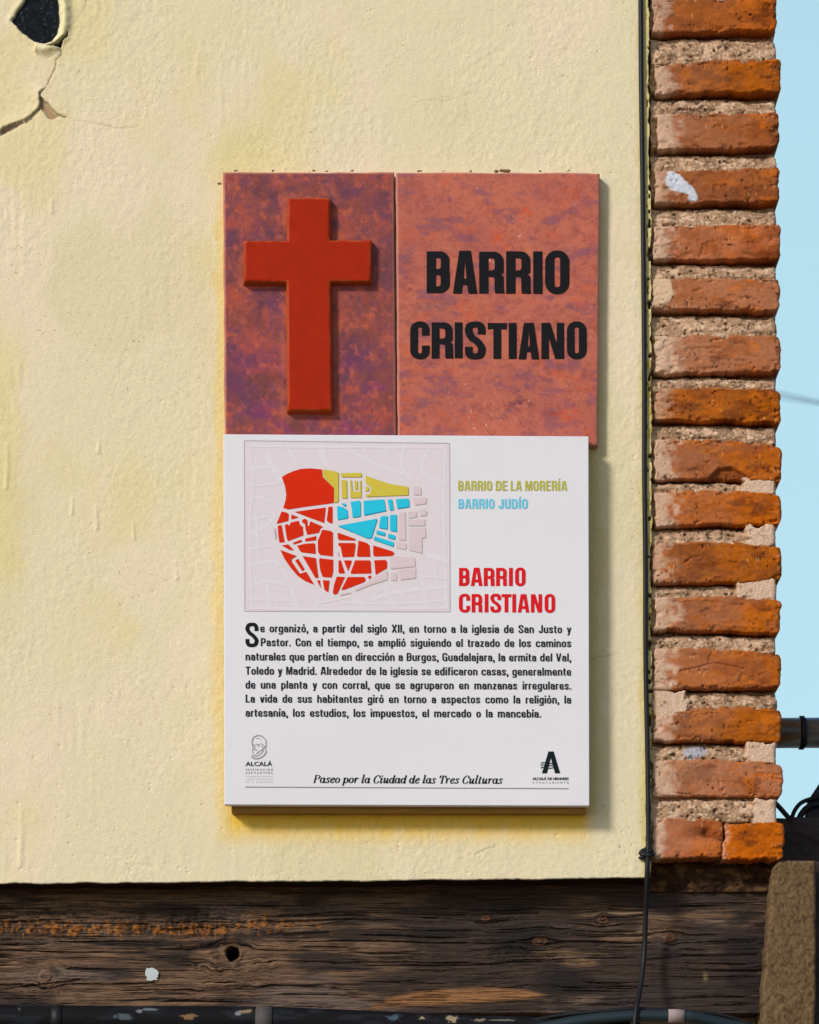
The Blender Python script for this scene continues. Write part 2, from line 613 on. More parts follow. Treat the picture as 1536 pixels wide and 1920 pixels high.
def wall_sheet(name, x0, x1, y0, y1, step, right=None, bottom=None):
    PX, PY = grid(x0, x1, y0, y1, step)
    if right is not None:
        t = (PX - x0) / (x1 - x0)
        PX = x0 + t * (right(PY) - x0)
    if bottom is not None:
        t = (PY - y0) / (y1 - y0)
        PY = y0 + t * (bottom(PX) - y0)
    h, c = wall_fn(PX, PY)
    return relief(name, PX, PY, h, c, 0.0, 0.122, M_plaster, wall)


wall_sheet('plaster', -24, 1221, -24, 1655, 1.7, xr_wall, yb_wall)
wall_sheet('plaster', -3200, -24.3, -700, 1655, 24)
wall_sheet('plaster', -24, 1221, -700, -24.3, 16, xr_wall)
core_l = at(-3200, 0)[0]
link('masonry_core', box_mesh('masonry_core', core_l, 0.285, 0.1205, 0.30, -2.7, 1.09), M_core, wall)

# ------------------------------------------------------------------ brick pier
pier = thing('brick_pier', 'narrow pier of old orange bricks with thick rough mortar at the wall corner', 'brick pier', (0.375, 0.02, -0.42))
# x0, x1, top at left / middle / right, bottom at left / middle / right, (pale smear at left), tone
BR = [(1226, 1456, -8, -6, -10, 62, 58, 55, .25, 0), (1232, 1465, 122, 111, 108, 176, 174, 171, .4, 1),
      (1236, 1462, 213, 212, 208, 279, 280, 274, .7, 2), (1229, 1463, 319, 316, 311, 382, 380, 377, .35, 2),
      (1230, 1465, 422, 420, 419, 487, 486, 484, .55, 3), (1226, 1463, 521, 521, 520, 579, 580, 582, .3, 4),
      (1230, 1465, 628, 627, 628, 701, 699, 695, .8, 4), (1228, 1466, 726, 727, 729, 787, 788, 792, .15, 5),
      (1229, 1466, 824, 824, 837, 900, 899, 902, .55, 6), (1229, 1465, 922, 918, 925, 988, 984, 984, .55, 7),
      (1227, 1468, 1018, 1015, 1025, 1093, 1092, 1087, .3, 5), (1229, 1465, 1121, 1117, 1126, 1181, 1184, 1188, .7, 6),
      (1228, 1466, 1216, 1216, 1226, 1292, 1291, 1289, .65, 6), (1229, 1466, 1345, 1324, 1332, 1387, 1390, 1391, .5, 5),
      (1229, 1469, 1425, 1423, 1432, 1493, 1494, 1493, .7, 4), (1226, 1356, 1533, 1533, 1540, 1608, 1609, 1606, .8, 3),
      (1360, 1471, 1545, 1541, 1544, 1610, 1611, 1611, .0, 7)]
for k in range(1, 7):
    BR.append((1228 + (k * 7) % 6, 1461 + (k * 5) % 6, -8 - 102 * k, -8 - 102 * k, -10 - 102 * k, 58 - 102 * k, 57 - 102 * k, 55 - 102 * k, .4, k % 8))
TONE = [((164, 86, 26), (146, 74, 20)), ((172, 90, 16), (138, 74, 30)), ((158, 88, 44), (138, 74, 36)),
        ((160, 84, 40), (182, 104, 62)), ((176, 112, 76), (166, 98, 56)), ((174, 92, 18), (144, 76, 20)),
        ((178, 94, 22), (154, 84, 42)), ((190, 96, 12), (172, 86, 14))]


def brick_arrays(i, b, step):
    x0, x1, tl, tm, tr, bl, bm_, br_, pale, tone = b
    nu = int((x1 - x0) / step) + 2
    nv = int((bm_ - tm) / step) + 2
    U, V = np.meshgrid(np.linspace(0, 1, nu), np.linspace(0, 1, nv))
    q = lambda a, m, c: a * (1 - U) * (1 - 2 * U) + 4 * m * U * (1 - U) * 1.0 + c * U * (2 * U - 1)
    so = i * 13.7
    px0 = x0 - 3 + 7 * fbm(V * 3, V * 0 + so, 101, 4, .6)
    px1 = x1 + 4 * fbm(V * 2.6, V * 0 + so, 102, 3)
    top = q(tl, tm, tr) + 4.6 * fbm(U * 8, U * 0 + so, 103, 5, .6)
    bot = q(bl, bm_, br_) + 5.0 * fbm(U * 7, U * 0 + so, 104, 5, .6)
    PX = lerp(px0, px1, U)
    PY = lerp(top, bot, V)
    # corner rounding in the outline
    cr = 9.0
    dx = np.minimum(PX - px0, px1 - PX)
    dy = np.minimum(PY - top, bot - PY)
    cu = np.clip(1 - dx / cr, 0, 1)
    PY = PY + np.where(V < .5, 1, -1) * np.where(U < .5, .3, 1) * 4.0 * (1 - np.sqrt(np.clip(1 - cu ** 2, 0, 1))) * np.abs(2 * V - 1)
    cv = np.clip(1 - dy / cr, 0, 1)
    PX = PX + np.where(U < .5, .3, -1) * 4.0 * (1 - np.sqrt(np.clip(1 - cv ** 2, 0, 1))) * np.abs(2 * U - 1)
    rr = 4.5 + 4 * fbm(U * 9 + so, V * 4, 105, 3)
    e = np.minimum(dx * np.where(U > .5, .55, 1), dy)
    edge = np.clip(1 - e / rr, 0, 1)
    h = -0.0040 * (1 - np.sqrt(np.clip(1 - edge ** 2, 0, 1)))
    h = h - 0.003 * sstep(0.2, .45, fbm(PX / 16 + so, PY / 10, 110, 4)) * sstep(14, 3, e)
    h = h + 0.0013 * fbm(PX / 34, PY / 22, 106 + i % 5, 4) + 0.0004 * fbm(PX / 8, PY / 6, 112, 3)
    chip = sstep(0.34, 0.5, fbm(PX / 30 + so, PY / 16, 113, 4))
    h = h - 0.0014 * chip
    pit = sstep(0.72, 0.84, vnoise(PX / 4.5 + so, PY / 4.5, 114))
    h = h - 0.0018 * pit * sstep(.12, 0.4, fbm(PX / 40 + so, PY / 30, 115, 2))
    a, bcol = TONE[tone]
    c = np.zeros(PX.shape + (3,)) + lin(a)
    c = mixc(c, lin(bcol), sstep(-0.2, 0.4, fbm(PX / 40 + so, PY / 24, 116, 4)))
    c = mixc(c, lin((108, 52, 22)), 0.75 * sstep(0.05, 0.5, fbm(PX / 46 + 3 * so, PY / 20, 117, 5, .6)))
    c = c * (1 + .16 * fbm(PX / 5, PY / 4, 111, 3))[..., None]
    c = mixc(c, lin((206, 108, 26)), 0.55 * sstep(0.15, 0.5, fbm(PX / 34 + 7 * so, PY / 18, 118, 4)) * sstep(.25, .7, U))
    sm = .85 * pale * sstep(0.95, 0.05, U + 0.45 * fbm(PX / 36 + so, PY / 22, 119, 4)) * 1.1
    c = mixc(c, lin((178, 124, 92)), 0.75 * np.clip(sm, 0, 1))
    sm2 = sstep(0.16, 0.0, U - 0.10 * pale + 0.12 * fbm(PX / 12 + so, PY / 10, 120, 4))
    c = mixc(c, lin((212, 178, 150)), 0.85 * sm2 * min(1, pale + .5))
    dust = sstep(0.25, 0.5, fbm(PX / 10 + so, PY / 7, 121, 4)) * sstep(9, 2, e)
    c = mixc(c, lin((190, 150, 116)), 0.4 * dust * (V < .85))
    c = mixc(c, lin((66, 36, 20)), 0.55 * pit * sstep(.12, 0.4, fbm(PX / 40 + so, PY / 30, 115, 2)))
    scr = sstep(0.8, 0.9, vnoise(PX / 2.4 + so, PY / 14, 122)) * sstep(.2, .5, fbm(PX / 50, PY / 40 + so, 123, 2))
    c = mixc(c, lin((224, 176, 120)), 0.7 * scr)
    if i == 3:      # old white paint
        blob = [(1252, 322), (1262, 320), (1275, 328), (1292, 346), (1303, 354), (1308, 372), (1306, 377), (1292, 376),
                (1291, 364), (1275, 360), (1256, 355), (1249, 344)]
        g = sstep(2, -1.5, sdist(PX + 2 * fbm(PX / 6, PY / 6, 124, 2), PY, blob))
        c = mixc(c, lin((206, 209, 216)), g)
        h = h + 0.0004 * g
    if i == 5:      # plaster run over the brick end
        g = sstep(2, -2, sdist(PX + 4 * fbm(PX / 8, PY / 8, 125, 3), PY, [(1215, 505), (1256, 512), (1262, 548), (1258, 566), (1240, 572), (1215, 574)]))
        c = mixc(c, lin((216, 184, 150)), g)
        h = h + 0.001 * g
    if i == 6:
        g = sstep(2, -2, sdist(PX + 4 * fbm(PX / 8, PY / 8, 126, 3), PY, [(1220, 628), (1256, 632), (1242, 655), (1244, 690), (1222, 690)]))
        c = mixc(c, lin((208, 176, 148)), g)
    if i == 10:     # finger nick
        g = np.exp(-(dist_line(PX, PY, [(1286, 1055), (1296, 1046), (1312, 1043)]) / 2.2) ** 2)
        h = h - 0.0022 * g
    if i == 12:
        g = np.exp(-(dist_line(PX, PY, [(1276, 1258), (1310, 1251), (1338, 1243), (1364, 1247), (1396, 1254)]) / 1.8) ** 2)
        h = h - 0.002 * g
    if i == 15:
        g = np.exp(-((PX - 1325) ** 2 + (PY - 1562) ** 2) / 60)
        h = h - 0.006 * g
    if i == 8:
        g = sstep(3, -3, sdist(PX, PY, [(1330, 896), (1348, 878), (1372, 876), (1400, 892), (1404, 910), (1330, 910)]))
        h = h - 0.006 * g
        c = mixc(c, lin((128, 70, 36)), 0.8 * g)
    return PX, PY, h, np.clip(c * .88 / K, 0.004, 0.85)


def join_reliefs(name, arrs, y0, back, mat, parent):
    tmp = []
    for a in arrs:
        PX, PY, h, c = a
        o = relief(name, PX, PY, h, c, y0, back, mat)
        tmp.append(o)
    import bmesh
    cos, rgbs, f4, f3, n = [], [], [], [], 0
    sm4, sm3 = [], []  # board filling the dark strip right of the post
    for o in tmp:
        me = o.data
        nvt = len(me.vertices)
        co = np.empty(nvt * 3, np.float32)
        me.vertices.foreach_get('co', co)
        cl = np.empty(nvt * 4, np.float32)
        me.attributes['Col'].data.foreach_get('color', cl)
        vi = np.empty(len(me.loops), np.int32)
        me.loops.foreach_get('vertex_index', vi)
        lt = np.empty(len(me.polygons), np.int32)
        me.polygons.foreach_get('loop_total', lt)
        sm = np.empty(len(me.polygons), bool)
        me.polygons.foreach_get('use_smooth', sm)
        n4 = int((lt == 4).sum())
        f4.append(vi[:n4 * 4].reshape(-1, 4) + n)
        f3.append(vi[n4 * 4:].reshape(-1, 3) + n)
        sm4.append(sm[:n4])
        sm3.append(sm[n4:])
        cos.append(co.reshape(-1, 3))
        rgbs.append(cl.reshape(-1, 4)[:, :3])
        n += nvt
        bpy.data.objects.remove(o)
        bpy.data.meshes.remove(me)
    me = fast_mesh(name, np.concatenate(cos), np.concatenate(f4), np.concatenate(f3), np.concatenate(rgbs),
                   np.concatenate(sm4 + sm3))
    return link(name, me, mat, parent)


join_reliefs('bricks', [brick_arrays(i, b, 1.6 if i < 17 else 6) for i, b in enumerate(BR)], 0.004, 0.20, M_brick, pier)

# mortar: one rough bed behind the brick faces
MDEP = [(-700, 12), (80, 9), (190, 11), (300, 9), (400, 11), (500, 9), (600, 11), (712, 9), (805, 8), (910, 7),
        (1000, 8), (1105, 6), (1200, 8), (1310, 9), (1405, 6), (1512, 2.5), (1560, 4), (1620, 8)]


def mortar_arrays(y0, y1, step):
    PX, PY = grid(1222, 1456, y0, y1, step)
    t = (PX - 1222) / 234
    xr = 1457 + 3.2 * fbm(PY / 22, PY * 0 + 2, 131, 4)
    xl = 1221 + 4 * fbm(PY / 14, PY * 0 + 8, 132, 4)
    PX = lerp(xl, xr, t)
    rows = sorted([(b_[3], b_[6]) for b_ in BR if b_[0] < 1300])
    dep = np.full(PX.shape, 0.010)
    wav = 4 * fbm(PX / 30, PY * 0 + 4, 130, 3)
    for (ta, ba), (tb, bb) in zip(rows[:-1], rows[1:]):
        u = np.clip((PY + wav - ba) / (tb - ba), 0, 1)
        m_ = (PY >= ba - 8) & (PY < tb + 8)
        d_ = lerp(0.0145, 0.0035, sstep(.05, .85, u)) + 0.012 * sstep(.24, .02, u)
        if ba > 1480:
            d_ = d_ * .45
        dep = np.where(m_, d_, dep)
    gr = fbm(PX / 7, PY / 5.5, 133, 4, .6)
    big = fbm(PX / 26, PY / 14, 137, 3)
    h = -dep + 0.0015 * gr + 0.0034 * big + 0.0016 * np.maximum(0, vnoise(PX / 4, PY / 3.5, 141))
    holes = sstep(0.3, 0.62, fbm(PX / 11, PY / 7, 142, 3)) * sstep(0.3, 0.6, 1 - t * .6)
    h -= 0.004 * holes
    # smeared, trowelled patches at the right-hand end of some joints
    flat = np.zeros(PX.shape)
    for (xa, xb, ya, yb) in ((1400, 1462, 985, 1022), (1385, 1460, 1080, 1122), (1400, 1464, 1388, 1430), (1415, 1462, 1496, 1545),
                             (1395, 1456, 893, 926), (1226, 1290, 1292, 1352)):
        d = np.maximum(np.maximum(xa - PX, PX - xb), np.maximum(ya - PY, PY - yb)) + 9 * fbm(PX / 18, PY / 12, 143, 3)
        flat = np.maximum(flat, sstep(3, -3, d))
    h = h * (1 - flat) + flat * (-0.0015 + 0.0006 * gr)
    gap = sstep(6, 2, np.abs(PX - 1358)) * sstep(1540, 1552, PY)
    h = h - 0.02 * gap
    # dark gaps at the left end of the joints
    ed = np.clip(1 - (xr - PX) / 9, 0, 1)
    h -= 0.006 * (1 - np.sqrt(np.clip(1 - ed ** 2, 0, 1)))
    c = np.zeros(PX.shape + (3,)) + lin((166, 132, 102))
    c = mixc(c, lin((202, 168, 138)), sstep(-0.1, 0.5, fbm(PX / 16, PY / 9, 145, 4)))
    c = mixc(c, lin((132, 102, 76)), .8 * sstep(0.0, 0.45, fbm(PX / 34, PY / 13, 149, 4)))
    c = mixc(c, lin((212, 180, 154)), 0.9 * flat)
    c = mixc(c, lin((92, 66, 44)), 0.6 * holes)
    c = mixc(c, lin((222, 196, 164)), 0.7 * sstep(0.5, 0.75, vnoise(PX / 4, PY / 3.4, 153)))
    g = sstep(3, -3, sdist(PX + 5 * fbm(PX / 7, PY / 7, 155, 3), PY, [(1280, 1412), (1292, 1396), (1318, 1394), (1328, 1408), (1314, 1420), (1290, 1424)]))
    c = mixc(c, lin((164, 166, 174)), 0.9 * g)
    lp = sstep(1240, 1226, PX + 8 * fbm(PX / 9, PY / 9, 157, 3))
    c = mixc(c, lin((210, 178, 140)), 0.75 * lp)
    return PX, PY, h, np.clip(c / K, 0.004, 0.85)


join_reliefs('mortar', [mortar_arrays(-20, 1606, 1.6), mortar_arrays(-640, -20.2, 6)], 0.004, 0.20, M_mortar, pier)
bz = float(at(0, 1640)[2])
link('pier_core', box_mesh('pier_core', 0.29, 0.44, 0.11, 0.28, -2.7, 1.04), M_core, pier)

# rubble bed set back under the pier, its shade painted as dark colours
PX, PY = grid(1218, 1452, 1604, 1672, 1.8)
h = 0.005 * fbm(PX / 26, PY / 18, 161, 4) + 0.003 * fbm(PX / 7, PY / 6, 165, 3)
c = np.zeros(PX.shape + (3,)) + lin((64, 44, 30))
c = mixc(c, lin((96, 70, 42)), sstep(0.1, 0.4, fbm(PX / 18, PY / 12, 168, 4)))
c = mixc(c, lin((48, 32, 24)), sstep(0.0, 0.4, fbm(PX / 30, PY / 14, 171, 4)))
relief('rubble_bed', PX, PY, h, np.clip(c / K, 0.004, .8), 0.041, 0.2, M_mortar, pier)

# ------------------------------------------------------------------ timber beam
KNOTS = [(436, 1788, 25), (85, 1833, 15), (1131, 1724, 10), (1012, 1766, 13), (1258, 1757, 12), (912, 1722, 8)]


def beam_fn(PX, PY):
    wx, wy = PX.copy(), PY + 4 * fbm(PX / 170, PY / 60, 201, 3)
    rr = []
    for (kx, ky, kr) in KNOTS:
        dx, dy = (PX - kx), (PY - ky)
        d = np.hypot(dx / 1.25, dy) * (1 + .5 * fbm(PX / 16 + kx, PY / 12, 203, 3))
        rr.append(d / kr)
        wx = wx + 3 * fbm(PX / 12, PY / 12, 204, 2) * np.exp(-(d / (2 * kr)) ** 2)
        wy = wy + np.sign(dy + 1e-6) * kr * 0.8 * np.exp(-(d / (kr * 1.7)) ** 2) * -1.0 * np.clip(np.abs(dy) / kr, 0, 1)
    g1 = fbm(wx / 80, wy / 2.2, 205, 4, .62)
    g2 = fbm(wx / 30, wy / 1.5, 211, 2, .6)
    g3 = fbm(wx / 260, wy / 13, 216, 3)
    h = 0.0011 * g1 + 0.0009 * g2 + 0.0012 * g3
    groove = sstep(0.2, 0.42, g1) * sstep(-.2, .3, g3 + .2)
    fine = sstep(0.25, .5, g2)
    split = sstep(0.32, .46, fbm(wx / 190, wy / 3.3, 218, 3, .55))
    h = h - 0.0018 * groove - 0.0009 * fine - 0.003 * split
    c = np.zeros(PX.shape + (3,)) + lin((98, 75, 56))
    c = mixc(c, lin((128, 99, 74)), sstep(-0.05, 0.5, -g1 + .5 * g2))
    c = mixc(c, lin((66, 49, 38)), sstep(0.0, 0.45, g1))
    c = mixc(c, lin((100, 86, 80)), 0.6 * sstep(0.1, 0.5, fbm(PX / 180, PY / 30, 221, 3)))
    c = mixc(c, lin((34, 26, 22)), 0.85 * np.maximum(np.maximum(groove, .75 * fine), split))
    # dark staining, overall tone darker towards the right
    stain = sstep(-0.12, 0.42, fbm(PX / 150, PY / 40, 225, 4) + 0.6 * sstep(480, 960, PX) - 0.10)
    c = mixc(c, lin((38, 31, 29)), 0.8 * stain)
    for (sx, sy, ax, ay) in ((985, 1765, 75, 34), (1060, 1850, 60, 40), (640, 1752, 300, 12), (1400, 1800, 50, 120), (300, 1768, 190, 8)):
        d = np.hypot((PX - sx) / ax, (PY - sy) / ay) + 0.6 * fbm(PX / 50, PY / 12, 229, 3)
        c = mixc(c, lin((30, 25, 24)), 0.85 * sstep(1.15, .45, d))
    # pale split near the lower edge
    d = sdist(PX + 10 * g1, PY + 4 * g1, [(690, 1892), (735, 1868), (800, 1857), (900, 1851), (985, 1856), (1026, 1866), (985, 1875), (900, 1880), (800, 1886)])
    g = sstep(4, -5, d)
    c = mixc(c, mixc(np.zeros(PX.shape + (3,)) + lin((146, 102, 62)), lin((100, 68, 42)), sstep(-.1, .4, g1)), 0.9 * g)
    h = h + 0.0012 * g
    # orange rot and lichen band
    band = np.exp(-((PY - (1740 - 0.006 * PX) + 8 * fbm(PX / 80, PY * 0, 233, 2)) / 16) ** 2) * sstep(640, 520, PX)
    fib = fbm(PX / 22, PY / 6, 235, 4)
    fib = .55 * fbm(PX / 9, PY / 5, 235, 4, .65) + .45 * vnoise(PX / 4, PY / 9, 236) + .25 * fbm(PX / 60, PY / 30, 237, 2)
    fl = sstep(0.45, 0.8, .62 * band + 1.0 * fib)
    c = mixc(c, mixc(np.zeros(PX.shape + (3,)) + lin((158, 98, 34)), lin((120, 72, 30)), sstep(-.2, .4, vnoise(PX / 5, PY / 4, 238))), 0.85 * fl * band ** .3)
    cr = band * sstep(640, 400, PX)
    h = h + cr * 0.0022 * fib
    rough = np.exp(-((PY - 1716) / 26) ** 2) * sstep(640, 300, PX)
    rough = np.maximum(rough, .8 * cr)
    crk = fbm(PX / 10, PY / 5, 239, 4, .6)
    h = h + rough * 0.003 * crk
    c = mixc(c, lin((44, 32, 24)), .7 * rough * sstep(.15, .4, -crk))
    # knots
    for (kx, ky, kr), r in zip(KNOTS, rr):
        ring = np.cos(r * 9.5 + 2 * fbm(PX / 20, PY / 20, 243, 2)) * np.exp(-(r / 1.0) ** 4)
        h = h + 0.0009 * ring + 0.0010 * np.exp(-(r / .7) ** 4)
        kc = (112, 84, 58) if kr > 14 else (120, 78, 42)
        c = mixc(c, lin(kc), 0.6 * np.exp(-(r / .85) ** 6) * (.6 + .4 * ring))
        c = mixc(c, lin((34, 26, 22)), 0.8 * np.exp(-((r - 1.05) / .18) ** 2) * sstep(-.5, .3, fbm(PX / 14, PY / 14, 247, 2)))
    hole = sstep(1.15, 0.85, np.hypot(PX - 436, PY - 1788 - 1) / 12.0 + .32 * fbm(PX / 9, PY / 9, 249, 3))
    h = h * (1 - hole) - 0.06 * hole
    c = mixc(c, lin((4, 4, 4)), hole)  # darkness inside the hole painted near black
    # bright slit and dark checks by the cable
    for ln, colr, wd in (([(1142, 1711), (1170, 1713), (1204, 1712)], (168, 140, 108), 1.6),
                         ([(1142, 1704), (1175, 1707), (1206, 1706)], (24, 18, 16), 2.2),
                         ([(1140, 1722), (1170, 1720), (1206, 1716)], (24, 18, 16), 2.6),
                         ([(1000, 1785), (1070, 1786), (1140, 1790)], (104, 86, 50), 1.3),
                         ([(820, 1718), (1010, 1712)], (26, 20, 18), 1.8), ([(1215, 1800), (1300, 1792), (1420, 1790)], (26, 20, 18), 2.0),
                         ([(0, 1856), (60, 1848), (150, 1838)], (28, 20, 16), 1.5)):
        d = dist_line(PX, PY + 2 * g1, ln)
        g = np.exp(-(d / wd) ** 2)
        c = mixc(c, lin(colr), 0.85 * g)
        h = h - (0.002 if colr[0] < 60 else -0.0006) * g
    # nail stub
    g = np.exp(-((PX - 1323) ** 2 / 14 + (PY - 1832) ** 2 / 40))
    c = mixc(c, lin((140, 128, 84)), 0.8 * g)
    # top band: the overhang's shadow deepened in the wood colour
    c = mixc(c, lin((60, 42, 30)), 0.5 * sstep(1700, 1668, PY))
    return h, np.clip(c / K, 0.004, 0.8)


BEAM_Y = 0.046
beam = thing('timber_beam', 'long weathered dark brown timber beam under the plastered wall', 'beam', (-0.3, 0.1, -0.56))
yy_ = np.concatenate([np.linspace(1630, 1656, 8), np.arange(1657, 1900.1, 0.85)])
PX, PY = np.meshgrid(np.arange(-40, 1452.1, 2.0), yy_)
PY2 = PY
h, c = beam_fn(PX, PY)
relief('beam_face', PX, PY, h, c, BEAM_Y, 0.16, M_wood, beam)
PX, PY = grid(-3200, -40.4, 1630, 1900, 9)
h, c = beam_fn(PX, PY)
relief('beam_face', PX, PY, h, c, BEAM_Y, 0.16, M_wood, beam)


# ------------------------------------------------------------------ flat shapes: polygons, strokes, lettering
class Flat:
    """collects flat shapes given in photograph pixels; build() lays them on the depth y as one printed sheet"""

    def __init__(self, y, thick=0.0):
        self.y, self.co, self.tri = y, [], []
        self.k = 0
        self.thick = thick

    def poly(self, loops, dy=0.0):
        base = len(self.co)
        vs = [[Vector((p[0], p[1], 0)) for p in lp] for lp in loops]
        tris = tessellate_polygon(vs)
        for lp in loops:
            for p in lp:
                self.co.append((p[0], p[1], self.y + dy))
        for t in tris:
            a, b, c = [self.co[base + i] for i in t]
            ar = (b[0] - a[0]) * (c[1] - a[1]) - (b[1] - a[1]) * (c[0] - a[0])
            t = [base + i for i in t]
            self.tri.append(t if ar < 0 else t[::-1])
        return self

    def stroke(self, pts, w, wfn=None):
        P = [np.array(p[:2], float) for p in pts]
        n = len(P)
        self.k += 1
        L, Rr = [], []
        for i in range(n):
            d = P[min(i + 1, n - 1)] - P[max(i - 1, 0)]
            l = np.hypot(*d) + 1e-9
            d = d / l
            ww = w if wfn is None else wfn(d)
            nrm = np.array((-d[1], d[0])) * ww / 2
            L.append(P[i] + nrm)
            Rr.append(P[i] - nrm)
        b = len(self.co)
        dy = -0.0000025 * (self.k % 40)
        for a, c in zip(L, Rr):
            self.co.append((a[0], a[1], self.y + dy))
            self.co.append((c[0], c[1], self.y + dy))
        for i in range(n - 1):
            for t in ((0, 1, 3), (0, 3, 2)):
                t = [b + 2 * i + j for j in t]
                A, B, C = [self.co[j] for j in t]
                ar = (B[0] - A[0]) * (C[1] - A[1]) - (B[1] - A[1]) * (C[0] - A[0])
                self.tri.append(t if ar < 0 else t[::-1])
        return self

    def mesh(self, co, tri):
        b = len(self.co)
        for p in co:
            self.co.append((p[0], p[1], self.y))
        for t in tri:
            t = [b + j for j in t]
            A, B, C = [self.co[j] for j in t]
            ar = (B[0] - A[0]) * (C[1] - A[1]) - (B[1] - A[1]) * (C[0] - A[0])
            self.tri.append(t if ar < 0 else t[::-1])

    def build(self, name, mat, parent):
        a = np.array(self.co)
        P = np.stack([(a[:, 0] - 768) / 1536 * (D + a[:, 2]) / D, a[:, 2],
                      ZC + ((960 - a[:, 1]) / 1536 - ZC) * (D + a[:, 2]) / D], -1)
        me = fast_mesh(name, P, np.zeros((0, 4), np.int32), self.tri, None, np.zeros(len(self.tri), bool))
        return link(name, me, mat, parent)


def fillet(pts, closed=True, seg=6):
    """polygon with (x, y, r) corners rounded"""
    out = []
    n = len(pts)
    for i, p in enumerate(pts):
        r = p[2] if len(p) > 2 else 0
        if r <= 0 or (not closed and i in (0, n - 1)):
            out.append((p[0], p[1]))
            continue
        a = np.array(pts[(i - 1) % n][:2], float)
        b = np.array(p[:2], float)
        c = np.array(pts[(i + 1) % n][:2], float)
        la, lc = np.hypot(*(a - b)), np.hypot(*(c - b))
        k = min(r, la * .49, lc * .49)
        p0, p1 = b + (a - b) / la * k, b + (c - b) / lc * k
        for j in range(seg + 1):
            t = j / seg
            # cubic with circular-looking handles
            h0, h1 = p0 + (b - p0) * .55, p1 + (b - p1) * .55
            q = (1 - t) ** 3 * p0 + 3 * (1 - t) ** 2 * t * h0 + 3 * (1 - t) * t * t * h1 + t ** 3 * p1
            out.append((q[0], q[1]))
    return out


def dense(pts, step=0.7):
    out = []
    for a, b in zip(pts[:-1], pts[1:]):
        n = max(1, int(math.hypot(b[0] - a[0], b[1] - a[1]) / step))
        for i in range(n):
            out.append((a[0] + (b[0] - a[0]) * i / n, a[1] + (b[1] - a[1]) * i / n))
    out.append(pts[-1])
    return out


